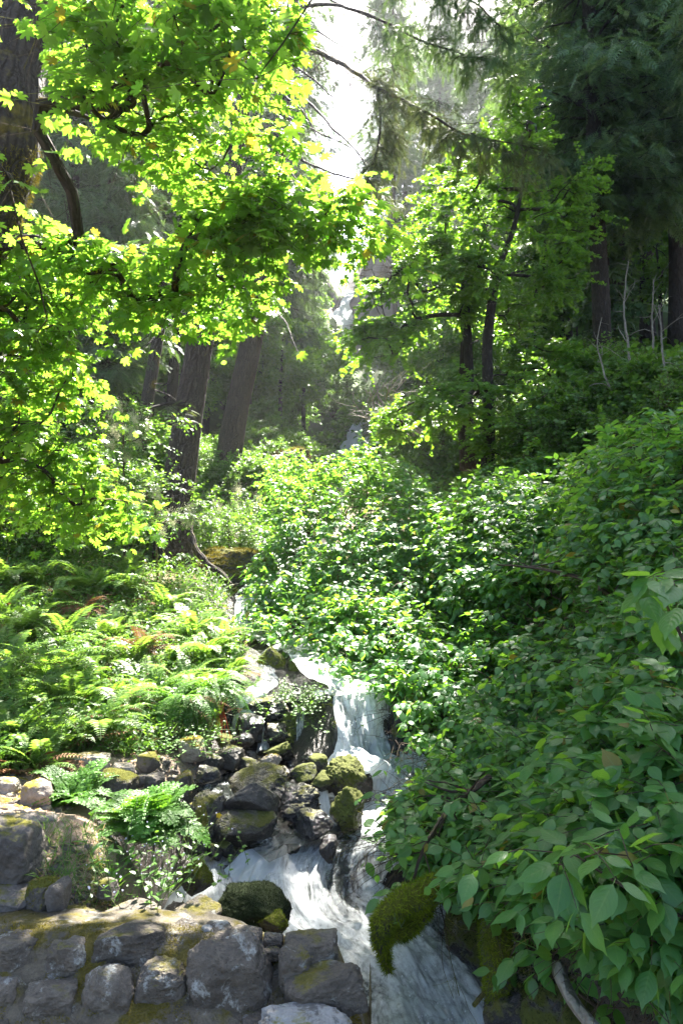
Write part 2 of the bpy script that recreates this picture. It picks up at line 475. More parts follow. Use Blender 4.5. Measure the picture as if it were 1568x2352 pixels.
# leaves
M['maple'] = leaf_mat("maple_leaf", (.045, .125, .010), (.075, .18, .015), (.16, .37, .025), (.34, .56, .045), .36, .60, veins=0, old=((.30, .26, .02), .02))
M['dogwood'] = leaf_mat("dogwood_leaf", (.040, .125, .034), (.066, .185, .050), (.16, .40, .03), (.29, .53, .04), .38, .48, veins=.13, old=((.20, .17, .02), .012))
M['under'] = leaf_mat("shrub_leaf", (.05, .13, .02), (.10, .20, .035), (.12, .26, .02), (.2, .36, .03), .45, .45)
M['midmaple'] = leaf_mat("far_maple_leaf", (.048, .135, .022), (.080, .195, .030), (.17, .38, .018), (.28, .50, .03), .45, .45)
M['fern'] = leaf_mat("fern_frond", (.085, .18, .035), (.14, .25, .055), (.22, .42, .04), (.32, .52, .05), .40, .42, old=((.16, .07, .02), .03))
M['fern_bright'] = leaf_mat("fern_bright_frond", (.06, .17, .02), (.09, .21, .025), (.14, .34, .02), (.2, .4, .03), .5, .42)
M['deadfern'] = leaf_mat("dead_frond", (.16, .07, .03), (.25, .13, .06), (.15, .06, .02), (.2, .1, .03), .8, .25)
M['needle'] = leaf_mat("fir_needle", (.042, .105, .038), (.078, .16, .05), (.10, .19, .04), (.18, .28, .05), .5, .35)
M['needle_warm'] = leaf_mat("fir_needle_warm", (.045, .075, .022), (.08, .11, .03), (.10, .14, .03), (.17, .20, .05), .55, .35)
M['grass'] = leaf_mat("grass_blade", (.06, .13, .02), (.1, .19, .03), (.14, .3, .02), (.2, .38, .03), .5, .4, old=((.3, .24, .1), .15))
M['cream'] = leaf_mat("cream_blossom", (.45, .45, .28), (.6, .58, .38), (.4, .42, .25), (.5, .5, .3), .7, .4)
M['white_petal'] = leaf_mat("pale_petal", (.5, .52, .7), (.7, .7, .85), (.4, .4, .5), (.5, .5, .6), .6, .4)
M['yellow_petal'] = leaf_mat("yellow_petal", (.75, .5, .02), (.85, .6, .03), (.6, .4, .02), (.7, .5, .02), .5, .4)
M['litter'] = leaf_mat("dry_litter", (.16, .09, .045), (.30, .19, .10), (.1, .05, .02), (.16, .09, .03), .8, .15)
# bark
M['fir_bark'] = bark_mat("fir_bark", (.018, .013, .010), (.080, .058, .042), furrow=1.2)
M['dark_bark'] = bark_mat("dark_bark", (.013, .010, .008), (.045, .034, .026))
M['moss_bark'] = bark_mat("mossy_bark", (.016, .012, .009), (.055, .042, .032), .22, (.07, .06, .010))
M['twig'] = bark_mat("twig_bark", (.04, .028, .018), (.09, .065, .045), .15)
M['pale_bark'] = bark_mat("pale_bark", (.14, .12, .10), (.30, .27, .23), .1)
M['dead_bark'] = bark_mat("dead_grey_bark", (.11, .10, .085), (.24, .22, .19), .12, rs=14)
# rock, soil
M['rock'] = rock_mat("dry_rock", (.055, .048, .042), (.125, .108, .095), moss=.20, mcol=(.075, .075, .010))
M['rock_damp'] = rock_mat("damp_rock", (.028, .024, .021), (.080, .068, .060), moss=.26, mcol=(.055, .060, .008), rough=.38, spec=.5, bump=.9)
M['rock_sun'] = rock_mat("sunlit_rock", (.15, .13, .11), (.27, .235, .20), moss=.22, mcol=(.16, .13, .015))  # lighter copy of the dry rock, sunlight put into its colour
M['rock_moss'] = rock_mat("mossy_rock", (.04, .034, .028), (.09, .078, .066), moss=.52, mcol=(.060, .066, .008))
M['rock_wet'] = rock_mat("wet_rock", (.012, .010, .010), (.040, .034, .034), moss=.12, rough=.16, spec=.6, bump=.9)
M['rock_wet_moss'] = rock_mat("wet_mossy_rock", (.012, .011, .010), (.035, .03, .028), moss=.55, rough=.25, spec=.5, mcol=(.05, .06, .008))
M['wall_stone'] = rock_mat("wall_stone", (.060, .050, .040), (.140, .120, .098), moss=.14, lichen=.16, bump=1.0, mcol=(.09, .085, .02))
M['wall_stone_pale'] = rock_mat("wall_stone_lichen", (.07, .068, .065), (.14, .135, .13), moss=.1, lichen=.6, lcol=(.30, .30, .295))
M['mortar'] = rock_mat("mortar", (.05, .043, .033), (.16, .135, .10), moss=.60, lichen=.15, mcol=(.085, .075, .018), lcol=(.30, .30, .28), bump=1.0, up=False, sc_=1.6)
M['moss'] = moss_mat("moss_green", (.075, .115, .008), (.19, .23, .016))
M['moss_dark'] = moss_mat("moss_dark", (.010, .016, .006), (.024, .034, .010))
M['moss_gold'] = moss_mat("moss_gold", (.085, .075, .008), (.18, .145, .015))
M['stem'] = plain_mat("green_stem", (.07, .10, .03), .6)
M['red_stem'] = plain_mat("red_stem", (.32, .06, .02), .6)

def soil_mat():
    m, nt, ns, ln = nodes("forest_soil"); bs = ns["Principled BSDF"]
    g = ns.new("ShaderNodeNewGeometry"); P = g.outputs['Position']
    n1 = noise(ns, ln, 1.6, 6, .6, P); n2 = noise(ns, ln, 26, 6, .7, P); n3 = noise(ns, ln, .12, 5, .6, P)
    c = mixc(ns, ln, n2.outputs['Fac'], (.05, .034, .022), (.30, .22, .15))
    r = ramp(ns, [(.46, 0), (.6, 1)]); ln.new(n1.outputs['Fac'], r.inputs[0])
    c = mixc(ns, ln, math_(ns, ln, 'MULTIPLY', r.outputs[0], .75), c, mixc(ns, ln, n2.outputs['Fac'], (.03, .045, .008), (.17, .17, .03)))
    # steep far ground is bare purple grey rock, gentle far ground is green
    sx = ns.new("ShaderNodeSeparateXYZ"); ln.new(P, sx.inputs[0]); sn = ns.new("ShaderNodeSeparateXYZ"); ln.new(g.outputs['Normal'], sn.inputs[0])
    far = ramp(ns, [(0, 0), (1, 1)]); mr = ns.new("ShaderNodeMapRange"); mr.inputs[1].default_value = 18; mr.inputs[2].default_value = 34; ln.new(sx.outputs[1], mr.inputs[0])
    green = mixc(ns, ln, n1.outputs['Fac'], (.03, .06, .015), (.09, .15, .03))
    rocky = mixc(ns, ln, n1.outputs['Fac'], (.06, .05, .055), (.17, .14, .14))
    st = ramp(ns, [(.45, 1), (.62, 0)]); ln.new(math_(ns, ln, 'ADD', sn.outputs[2], math_(ns, ln, 'MULTIPLY', math_(ns, ln, 'SUBTRACT', n3.outputs['Fac'], .5), .8)), st.inputs[0])
    c = mixc(ns, ln, mr.outputs[0], c, mixc(ns, ln, st.outputs[0], green, rocky))
    wa = ns.new("ShaderNodeAttribute"); wa.attribute_name = "wet"
    c = mixc(ns, ln, wa.outputs['Fac'], c, mixc(ns, ln, n2.outputs['Fac'], (.012, .010, .008), (.05, .042, .035)))
    rg_ = ns.new("ShaderNodeMapRange"); rg_.inputs[3].default_value = .95; rg_.inputs[4].default_value = .3; ln.new(wa.outputs['Fac'], rg_.inputs[0]); ln.new(rg_.outputs[0], bs.inputs['Roughness'])
    ln.new(c, bs.inputs['Base Color']); bs.inputs['Specular IOR Level'].default_value = .3
    bp = ns.new("ShaderNodeBump"); bp.inputs['Strength'].default_value = .8; bp.inputs['Distance'].default_value = .03
    ln.new(n2.outputs['Fac'], bp.inputs['Height']); ln.new(bp.outputs[0], bs.inputs['Normal'])
    return m
M['rock_black'] = rock_mat('black_mossy_rock', (.010, .010, .007), (.028, .028, .018), moss=.7, mcol=(.014, .022, .007), rough=.8)
M['soil'] = soil_mat()

def path_mat():
    m, nt, ns, ln = nodes("dirt_path"); bs = ns["Principled BSDF"]; g = ns.new("ShaderNodeNewGeometry"); P = g.outputs['Position']
    n1 = noise(ns, ln, 5, 6, .65, P); n2 = noise(ns, ln, 60, 6, .75, P); n3 = noise(ns, ln, 14, 5, .7, P)
    c = mixc(ns, ln, n2.outputs['Fac'], (.12, .08, .055), (.52, .40, .30))
    r = ramp(ns, [(.42, 0), (.62, 1)]); ln.new(n1.outputs['Fac'], r.inputs[0]); c = mixc(ns, ln, math_(ns, ln, 'MULTIPLY', r.outputs[0], .6), c, (.30, .20, .13))
    r2 = ramp(ns, [(.60, 0), (.68, 1)]); ln.new(n3.outputs['Fac'], r2.inputs[0]); c = mixc(ns, ln, math_(ns, ln, 'MULTIPLY', r2.outputs[0], .8), c, (.14, .12, .02))
    ln.new(c, bs.inputs['Base Color']); bs.inputs['Roughness'].default_value = .95
    bp = ns.new("ShaderNodeBump"); bp.inputs['Strength'].default_value = 1; bp.inputs['Distance'].default_value = .02; ln.new(n2.outputs['Fac'], bp.inputs['Height']); ln.new(bp.outputs[0], bs.inputs['Normal'])
    return m
M['path'] = path_mat()
def water_mat():
    m, nt, ns, ln = nodes("white_water"); bs = ns["Principled BSDF"]; out = ns["Material Output"]
    tx = ns.new("ShaderNodeTexCoord"); at_ = ns.new("ShaderNodeAttribute"); at_.attribute_name = "foam"
    mp = ns.new("ShaderNodeMapping"); mp.inputs['Scale'].default_value = (13, 4.2, 1); ln.new(tx.outputs['UV'], mp.inputs[0])
    n1 = noise(ns, ln, 1.0, 8, .72, mp.outputs[0], 1.1)
    mp2 = ns.new("ShaderNodeMapping"); mp2.inputs['Scale'].default_value = (55, 20, 1); ln.new(tx.outputs['UV'], mp2.inputs[0])
    n2 = noise(ns, ln, 1.0, 5, .7, mp2.outputs[0], .3)
    gg = ns.new("ShaderNodeNewGeometry"); sz = ns.new("ShaderNodeSeparateXYZ"); ln.new(gg.outputs['True Normal'], sz.inputs[0])
    nP = noise(ns, ln, 7.5, 9, .74, gg.outputs['Position'], .9)
    flat = ramp(ns, [(.55, 0), (.93, .8)]); ln.new(sz.outputs[2], flat.inputs[0])
    mf = ns.new("ShaderNodeMix"); ln.new(flat.outputs[0], mf.inputs[0]); mp4 = ns.new('ShaderNodeMapping'); mp4.inputs['Scale'].default_value = (30, 3.2, 1); ln.new(tx.outputs['UV'], mp4.inputs[0]); n4 = noise(ns, ln, 1.0, 7, .75, mp4.outputs[0], .5); av = math_(ns, ln, 'MULTIPLY', math_(ns, ln, 'ADD', n1.outputs['Fac'], n4.outputs['Fac']), .5); av = math_(ns, ln, 'ADD', math_(ns, ln, 'MULTIPLY', math_(ns, ln, 'SUBTRACT', av, .5), 1.6), .5); ln.new(av, mf.inputs[2]); ln.new(nP.outputs['Fac'], mf.inputs[3])
    s = math_(ns, ln, 'ADD', math_(ns, ln, 'MULTIPLY', mf.outputs[0], .75), math_(ns, ln, 'MULTIPLY', n2.outputs['Fac'], .25))
    s = math_(ns, ln, 'ADD', s, math_(ns, ln, 'MULTIPLY', math_(ns, ln, 'SUBTRACT', at_.outputs['Fac'], .5), .55))
    r = ramp(ns, [(.43, 0), (.50, .35), (.66, 1)]); ln.new(s, r.inputs[0])
    bs.inputs['Base Color'].default_value = (.020, .026, .022, 1); bs.inputs['Roughness'].default_value = .07
    bs.inputs['Specular IOR Level'].default_value = .6
    bp = ns.new("ShaderNodeBump"); bp.inputs['Strength'].default_value = .7; bp.inputs['Distance'].default_value = .03
    hh = math_(ns, ln, 'ADD', mf.outputs[0], math_(ns, ln, 'MULTIPLY', n2.outputs['Fac'], .4))
    ln.new(hh, bp.inputs['Height']); ln.new(bp.outputs[0], bs.inputs['Normal'])
    tr0 = ns.new("ShaderNodeBsdfTransparent"); m0 = ns.new("ShaderNodeMixShader"); m0.inputs[0].default_value = .45
    ln.new(bs.outputs[0], m0.inputs[1]); ln.new(tr0.outputs[0], m0.inputs[2])
    fo = ns.new("ShaderNodeBsdfPrincipled"); fo.inputs['Roughness'].default_value = .45
    fc = mixc(ns, ln, n2.outputs['Fac'], (.48, .53, .56), (.93, .95, .96)); ln.new(fc, fo.inputs['Base Color']); ln.new(bp.outputs[0], fo.inputs['Normal'])
    tl = ns.new("ShaderNodeBsdfTranslucent"); tl.inputs[0].default_value = (.75, .8, .82, 1)
    m1 = ns.new("ShaderNodeMixShader"); m1.inputs[0].default_value = .45; ln.new(fo.outputs[0], m1.inputs[1]); ln.new(tl.outputs[0], m1.inputs[2])
    m2 = ns.new("ShaderNodeMixShader"); ln.new(r.outputs[0], m2.inputs[0]); ln.new(m0.outputs[0], m2.inputs[1]); ln.new(m1.outputs[0], m2.inputs[2])
    ln.new(m2.outputs[0], out.inputs[0])
    return m
M['water'] = water_mat(); M['foam'] = plain_mat('foam_drop', (.75, .78, .8), .4, .1)

# ------------------------------------------------------------------ stream course
# x, y, z of the water surface, half width, foam amount
W = np.array([
    (.62, 1.8, -2.62, .60, .75), (.58, 2.8, -2.52, .60, .75), (.56, 3.4, -2.44, .56, .7), (.44, 3.9, -2.41, .66, .7), (.18, 4.4, -2.37, .90, .75), (-.02, 4.62, -2.30, 1.06, .72),
    (-.08, 4.78, -2.18, 1.06, .62), (-.04, 4.92, -2.10, .98, .55), (.06, 5.08, -2.07, .84, .42), (.26, 5.32, -2.04, .62, .6), (.46, 5.45, -2.0, .42, .75),
    (.60, 5.62, -1.87, .40, .75), (.58, 5.82, -1.82, .48, .75), (.40, 6.02, -1.80, .60, .95), (.32, 6.16, -1.76, .46, .85), (.28, 6.24, -1.50, .36, .66), (.27, 6.32, -1.33, .33, .64),
    (.22, 6.55, -1.29, .36, .75), (.08, 6.8, -1.24, .40, .8), (-.05, 7.05, -1.17, .42, .6), (-.22, 7.5, -1.10, .40, .6), (-.5, 8.1, -1.07, .35, .5), (-.95, 8.8, -1.05, .34, .6),
    (-1.12, 9.1, -.98, .30, .9), (-1.18, 9.4, -.80, .26, .9), (-1.3, 10.5, -.68, .3, .6), (-1.3, 12.5, -.4, .25, .5), (-1.0, 15.5, .1, .25, .5), (-.6, 20, 1.0, .3, .4), (-.2, 27, 2.6, .4, .4), (.2, 35, 4.6, .6, .5), (.5, 43, 6.2, .9, .7)])
def catmull(P, per):
    P = np.asarray(P, float); Q = np.vstack([2 * P[0] - P[1], P, 2 * P[-1] - P[-2]]); out = []
    for i in range(1, len(Q) - 2):
        L = np.linalg.norm(Q[i + 1][:3] - Q[i][:3]); n = max(2, int(L / per))
        t = np.linspace(0, 1, n, endpoint=False)[:, None]
        p0, p1, p2, p3 = Q[i - 1], Q[i], Q[i + 1], Q[i + 2]
        m1 = (p2 - p0) * .4; m2 = (p3 - p1) * .4
        out.append((2 * t ** 3 - 3 * t ** 2 + 1) * p1 + (t ** 3 - 2 * t ** 2 + t) * m1 + (-2 * t ** 3 + 3 * t ** 2) * p2 + (t ** 3 - t ** 2) * m2)
    return np.vstack(out + [P[-1:]])
WC = catmull(W, .05)

# ------------------------------------------------------------------ ground heights
CP = [tuple(at(px, py, d)) for px, py, d in [
    (100, 2060, 3.05), (300, 1960, 3.6), (100, 1840, 4.4), (0, 1850, 4.0), (300, 1785, 5.0), (430, 1765, 5.2), (250, 1700, 5.5), (440, 1680, 6.0), (150, 1510, 7.2), (400, 1460, 8),
    (50, 1360, 8.5), (300, 1310, 10), (430, 1320, 12), (600, 1330, 11), (560, 1300, 12.5), (60, 1160, 14), (300, 1130, 16), (540, 1110, 17), (20, 1010, 20), (400, 1010, 24), (600, 1050, 28), (640, 1080, 22)]]
CP += [(0, 0, -1.9), (-3, 0, -1.9), (-1.5, 2.2, -1.8), (-3, 2, -1.8), (2.5, 0, -2.3), (.6, 1.5, -2.7), (0, 1.6, -2.3), (1.5, 3.1, -2.05), (2.6, 3, -1.5), (1.9, 4.2, -2.0), (3, 5, -1.5), (1.7, 5.5, -1.8), (1.6, 7, -1.3), (3.5, 8, -.7),
       (6, 8, .4), (1.5, 10, -.7), (4, 11, .3), (3.2, 15, 1.5), (7, 15, 3), (8.6, 22, 5), (14, 22, 8), (5, 25, 3.8), (13, 14, 6), (1, 16, .3), (.5, 21, 1), (8, 4, .8), (-6, 4, -.9), (-6, 9, .4),
       (-10, 15, 3.2), (-14, 22, 7), (-8, 26, 4.5), (-1.35, 4.5, -1.88), (-1.0, 4.9, -2.1), (-.72, 3.6, -2.25), (-.9, 4.1, -2.32), (-.4, 3.3, -2.3), (-.45, 5.6, -2.0), (-.9, 5.8, -1.88), (-.45, 6.05, -1.9), (-.6, 7.0, -1.42), (-.95, 6.95, -1.42), (-.2, 7.0, -1.35), (-1.2, 6.8, -1.4), (-.6, 6.45, -1.85), (-.95, 6.4, -1.8), (-.25, 6.4, -1.8),
       (-1.3, 5.6, -1.75), (-16, 8, 5), (-16, 0, 2), (16, 0, 5), (16, 30, 11), (-16, 30, 9), (0, 32, 3.8), (6, 32, 5.5)]
CP = np.array(CP)
def _k(r2): return .5 * r2 * np.log(r2 + 1e-9)
_n = len(CP); _d2 = ((CP[:, None, :2] - CP[None, :, :2]) ** 2).sum(-1)
_A = np.zeros((_n + 3, _n + 3)); _A[:_n, :_n] = _k(_d2) + np.eye(_n) * .02; _A[:_n, _n] = 1; _A[:_n, _n + 1:] = CP[:, :2]; _A[_n:, :_n] = _A[:_n, _n:].T
_w = np.linalg.solve(_A, np.concatenate([CP[:, 2], [0, 0, 0]]))
def tps(x, y):
    x = np.asarray(x, float); y = np.asarray(y, float); sh = x.shape; x = x.ravel(); y = y.ravel(); o = np.zeros(len(x))
    for i in range(0, len(x), 20000):
        xx, yy = x[i:i + 20000], y[i:i + 20000]
        o[i:i + 20000] = _k((xx[:, None] - CP[None, :, 0]) ** 2 + (yy[:, None] - CP[None, :, 1]) ** 2) @ _w[:_n] + _w[_n] + _w[_n + 1] * xx + _w[_n + 2] * yy
    return o.reshape(sh)
def gorge(x, y):
    zc = np.interp(y, [20, 32, 44, 45.5, 48, 62, 70, 70.8, 74, 84, 100, 140], [1.0, 3.8, 6.2, 6.6, 9.6, 17, 24.2, 26.5, 28, 33, 38, 44])
    xc = np.interp(y, [20, 35, 48, 60, 70, 80], [-.6, .2, .4, .3, .4, 0])
    a = x - xc
    w = fbm(np.stack([x * .09, y * .09, y * 0], -1), 4, 5)
    side = np.where(a < 0, -a, a)
    kr = np.interp(y, [20, 40, 60, 66, 78, 100], [.55, .8, 1.0, 2.6, 2.6, .9]); kl = np.interp(y, [20, 40, 60, 70, 80, 100], [.45, .75, 1.0, 1.5, 1.5, .8])
    sl = np.where(a < 0, kl, kr)
    s0 = np.interp(y, [20, 40, 66], [2, 2, .7])
    rise = sl * np.maximum(side - s0, 0) * (1 + .35 * w)
    cap = np.interp(y, [20, 60, 70, 80, 140], [16, 24, 15, 10, 12]) * np.where(a < 0, .9, 1.05)
    rise = cap * (1 - np.exp(-rise / cap)) 
    return zc + rise + w * np.clip(side * .12, 0, 1.6)
def near_water(x, y, lim=3.0):
    x = np.asarray(x, float); y = np.asarray(y, float); sh = x.shape; x = x.ravel(); y = y.ravel()
    dist = np.full(len(x), 99.0); wz = np.zeros(len(x)); hw = np.zeros(len(x))
    C = WC[::2]
    for i in range(0, len(x), 20000):
        d = (x[i:i + 20000, None] - C[None, :, 0]) ** 2 + (y[i:i + 20000, None] - C[None, :, 1]) ** 2
        k = d.argmin(1); dist[i:i + 20000] = np.sqrt(d[np.arange(len(k)), k]); wz[i:i + 20000] = C[k, 2]; hw[i:i + 20000] = C[k, 3]
    return dist.reshape(sh), wz.reshape(sh), hw.reshape(sh)
def gz(x, y):
    x = np.asarray(x, float); y = np.asarray(y, float)
    xt = np.clip(x, -17, 17)
    z = tps(xt, np.clip(y, -1, 32)) + np.abs(x - xt) * .5
    b = smooth(24, 34, y)
    z = z * (1 - b) + gorge(x, y) * b
    q = np.stack([x, y, x * 0], -1)
    z = z + .05 * fbm(q * 2.2, 4, 3) * (1 + y * .06) + .015 * fbm(q * 11, 3, 8)
    d, wz, hw = near_water(x, y)
    m = 1 - smooth(hw * .97, hw + .32 + y * .02, d)
    return z * (1 - m) + (wz - .16 + .04 * fbm(q * 5, 3, 4)) * m

def grid_faces(nr, nc):
    i = np.arange(nr - 1)[:, None] * nc + np.arange(nc - 1)[None, :]
    return np.stack([i, i + 1, i + nc + 1, i + nc], -1).reshape(-1, 4)

s = np.linspace(0, 1, 620)
ys = -3 + 15 * s + 120 * s ** 3.2
us = np.linspace(-1, 1, 430); us = np.sign(us) * np.abs(us) ** 1.35
Y = np.repeat(ys[:, None], len(us), 1); X = us[None, :] * (6 + 1.0 * (Y + 3))
Z = gz(X, Y)
g = MB(); g.add(np.stack([X, Y, Z], -1), None, grid_faces(*X.shape), np.stack([X, Y], -1).reshape(-1, 2))
gz_exact = gz
def gz(x, y):                     # quick look-up in the finished sheet
    x = np.asarray(x, float); y = np.asarray(y, float)
    fy = np.interp(y, ys, np.arange(len(ys))); w = 6 + 1.0 * (y + 3); fx = np.interp(np.clip(x / w, -1, 1), us, np.arange(len(us)))
    a = np.minimum(fy.astype(int), len(ys) - 2); b = np.minimum(fx.astype(int), len(us) - 2); fy = fy - a; fx = fx - b
    return Z[a, b] * (1 - fx) * (1 - fy) + Z[a, b + 1] * fx * (1 - fy) + Z[a + 1, b] * (1 - fx) * fy + Z[a + 1, b + 1] * fx * fy
ground = g.obj("ground", M['soil'], kind='structure')

dW, _, hW = near_water(X, Y); wet_ = (1 - smooth(hW + .35, hW + .75, dW)) * (Y < 20)
wet_ = np.maximum(wet_, ((X > -1.15) & (X < .6) & (Y > 4.9) & (Y < 7.6)) * 1.0)
wa_ = ground.data.attributes.new("wet", 'FLOAT', 'POINT'); wa_.data.foreach_set("value", wet_.astype(np.float32).ravel())
# ------------------------------------------------------------------ water sheets
spray_ = []
def ribbon(name, pts, per=.02, na=80, lump=.05, foam_edge=0.0, kind='structure', sag=.03, thick=0.0, seed=0, spray_n=0):
    C = catmull(pts, per) if len(pts) > 2 else np.asarray(pts, float)
    P = C[:, :3]; t = norm(np.gradient(P, axis=0))
    side = norm(np.cross(t, [0, 0, 1.0]) * [1, 1, 0] + 1e-6)
    # smooth the side direction so the ribbon does not fold
    k = np.ones(9) / 9; side = norm(np.stack([np.convolve(np.pad(side[:, i], 4, mode='edge'), k, 'valid') for i in range(3)], -1))
    nrm = norm(np.cross(side, t)); nrm *= np.sign(nrm[:, 2:3] + 1e-9)
    u = np.linspace(-1, 1, na)
    L = np.concatenate([[0], np.cumsum(np.linalg.norm(np.diff(P, axis=0), axis=1))])
    wob = 1 + .16 * fbm(np.stack([L * 2.5, L * 0, L * 0 + seed], -1), 3, 21)[:, None] * np.abs(u)[None]
    V = P[:, None] + side[:, None] * (u[None, :, None] * (C[:, 3, None] * wob)[..., None])
    UU = u[None, :] * C[:, 3, None]; LL = L[:, None] + UU * 0
    q = np.stack([UU * 3.2, LL * 1.3, UU * 0 + seed], -1); q2 = np.stack([UU * 11, LL * 3.4, UU * 0 + seed], -1); q3 = np.stack([UU * 30, LL * 8, UU * 0 + seed], -1)
    h = lump * (fbm(q, 3, 31) * 1.3 + fbm(q2, 3, 32) * .55 + fbm(q3, 2, 33) * .22) * (.4 + C[:, 4, None])
    V = V + nrm[:, None] * h[..., None] - np.array([0, 0, 1.0]) * (sag * np.abs(u) ** 3)[None, :, None]
    mb = MB(); mb.add(V, None, grid_faces(len(P), na), np.stack([UU, LL], -1).reshape(-1, 2))
    o = mb.obj(name, M['water'], kind=kind)
    a = o.data.attributes.new("foam", 'FLOAT', 'POINT')
    f = C[:, 4, None] + .35 * fbm(q, 3, 44) - foam_edge * np.abs(u)[None] ** 2 + h / lump * .12
    a.data.foreach_set("value", f.astype(np.float32).ravel())
    if foam_edge >= 0 and kind == 'structure' and spray_n: spray_.append((V, f, nrm, spray_n))
    return o

tag(ribbon("stream_water", W[:17], .018, 150, .095, seed=1, spray_n=5200))
tag(ribbon("stream_water", W[16:], .03, 50, .05, seed=2))
# shallow water spreading among the boulders and the pool in front of them
ribbon("stream_water", [(-1.05, 6.05, -1.86, .25, .25), (-.9, 5.75, -1.89, .35, .2), (-.6, 5.5, -1.96, .5, .25), (-.3, 5.25, -2.03, .5, .3), (-.1, 5.05, -2.075, .5, .4)], .02, 60, .03, seed=3)
# thin falls slipping over the dark ledge
def px_rib(L, name="stream_water", **k):
    pts = [(*at(px, py, d), w, f) for px, py, d, w, f in L]
    return ribbon(name, pts, **k)
px_rib([(655, 1475, 8.0, .12, .7), (610, 1500, 7.5, .07, .4), (615, 1560, 6.95, .12, .45), (590, 1580, 6.75, .14, .5), (578, 1600, 6.62, .13, .75), (590, 1650, 6.5, .07, .75), (603, 1695, 6.4, .05, .8), (606, 1722, 6.2, .07, .5)], per=.02, na=30, lump=.02, seed=4)
px_rib([(560, 1598, 6.62, .10, .45), (553, 1615, 6.55, .05, .6), (545, 1670, 6.45, .06, .5), (548, 1690, 6.3, .05, .4)], per=.02, na=16, lump=.015, seed=5)
px_rib([(690, 1630, 6.42, .05, .4), (689, 1660, 6.35, .035, .6), (692, 1728, 6.28, .04, .5)], per=.02, na=14, lump=.015, seed=6)
px_rib([(745, 1655, 6.40, .05, .6), (742, 1675, 6.33, .07, .8), (730, 1722, 6.18, .13, .85), (735, 1745, 6.05, .16, .8)], per=.02, na=26, lump=.03, seed=7)
px_rib([(738, 1800, 5.5, .05, .5), (738, 1820, 5.45, .06, .8), (736, 1862, 5.35, .09, .8), (742, 1895, 5.2, .10, .6)], per=.02, na=20, lump=.02, seed=8)
px_rib([(790, 1578, 6.6, .30, .8), (800, 1600, 6.45, .30, .8), (790, 1640, 6.36, .20, .75), (770, 1700, 6.25, .10, .7)], per=.02, na=50, lump=.04, seed=18)
px_rib([(650, 1955, 5.0, .10, .6), (600, 1985, 4.85, .16, .8), (560, 2015, 4.72, .24, .95), (525, 2050, 4.58, .34, 1.0), (505, 2095, 4.40, .40, 1.0)], per=.02, na=60, lump=.09, seed=28)
# the far falls
px_rib([(842, 938, 46.0, .3, 1.0), (837, 958, 45.2, .42, 1.1), (828, 985, 44.7, .7, 1.0), (818, 1020, 44.2, .95, .9), (810, 1075, 43.0, 1.1, .9)], name="waterfall", per=.12, na=60, lump=.30, seed=9)
px_rib([(806, 672, 70.0, .4, 1.1), (798, 685, 69.2, .7, 1.1), (788, 705, 68.8, 1.0, 1.2), (780, 722, 68.2, 1.3, 1.2), (792, 742, 67.4, 1.3, 1.1), (812, 770, 66.5, 1.2, .9), (826, 830, 62, 1.0, .8), (830, 900, 54, .8, .8), (838, 945, 47, .6, .8)], name="waterfall", per=.15, na=40, lump=.2, seed=10)

# ------------------------------------------------------------------ rocks
import bmesh
def ico(sub):
    bm = bmesh.new(); bmesh.ops.create_icosphere(bm, subdivisions=sub, radius=1)
    V = np.array([v.co[:] for v in bm.verts]); F = np.array([[v.index for v in f.verts] for f in bm.faces]); bm.free()
    return norm(V), F
ICO5, ICO4, ICO3, ICO2 = ico(6), ico(5), ico(4), ico(3)
def rock_shape(seed, ic=ICO4, planes=13, soft=14, rough=.05, box=0.0):
    r = np.random.default_rng(seed); D, F = ic
    nn = norm(r.normal(size=(planes, 3))); h = r.uniform(.62, .98, planes)
    if box: 
        bx = norm(np.array([(1, 0, 0), (-1, 0, 0), (0, 1, 0), (0, -1, 0), (0, 0, 1), (0, 0, -1)]) + r.normal(size=(6, 3)) * .09)
        nn = np.vstack([nn, bx]); h = np.concatenate([h * 1.05 + box * .22, np.full(6, .80)])
    c = np.maximum(D @ nn.T, .02); q = h / c
    rr = (np.sum(q ** -soft, 1)) ** (-1 / soft)
    rr = np.minimum(rr, 1.25)
    P = D * rr[:, None]
    n1 = fbm(P * 2.2 + seed * 3.1, 4, seed % 97); n2 = fbm(P * 9 + seed, 4, seed % 89 + 3)
    n3 = np.abs(fbm(P * 3.4 + seed * 1.7, 3, seed % 71 + 5)); n4 = np.abs(fbm(P * 11 + seed * .7, 3, seed % 61 + 9))
    P = P * (1 + rough * 1.3 * n1 + rough * .5 * n2 - rough * 1.5 * n3 - rough * .5 * n4)[:, None]
    return P, F
def rotz(V, a):
    c, s_ = math.cos(a), math.sin(a)
    return np.stack([V[:, 0] * c - V[:, 1] * s_, V[:, 0] * s_ + V[:, 1] * c, V[:, 2]], -1)
def surface_points(V, F, n, rng, cond=None):
    a, b, c = V[F[:, 0]], V[F[:, 1]], V[F[:, 2]]
    cr = np.cross(b - a, c - a); ar = np.linalg.norm(cr, axis=1); nn = norm(cr)
    p = ar.copy()
    if cond is not None: p = p * cond((a + b + c) / 3, nn)
    if p.sum() <= 0: return np.zeros((0, 3)), np.zeros((0, 3))
    k = rng.choice(len(F), n, p=p / p.sum()); u = rng.random((n, 2)); m = u.sum(1) > 1; u[m] = 1 - u[m]
    return a[k] + (b - a)[k] * u[:, :1] + (c - a)[k] * u[:, 1:], nn[k]
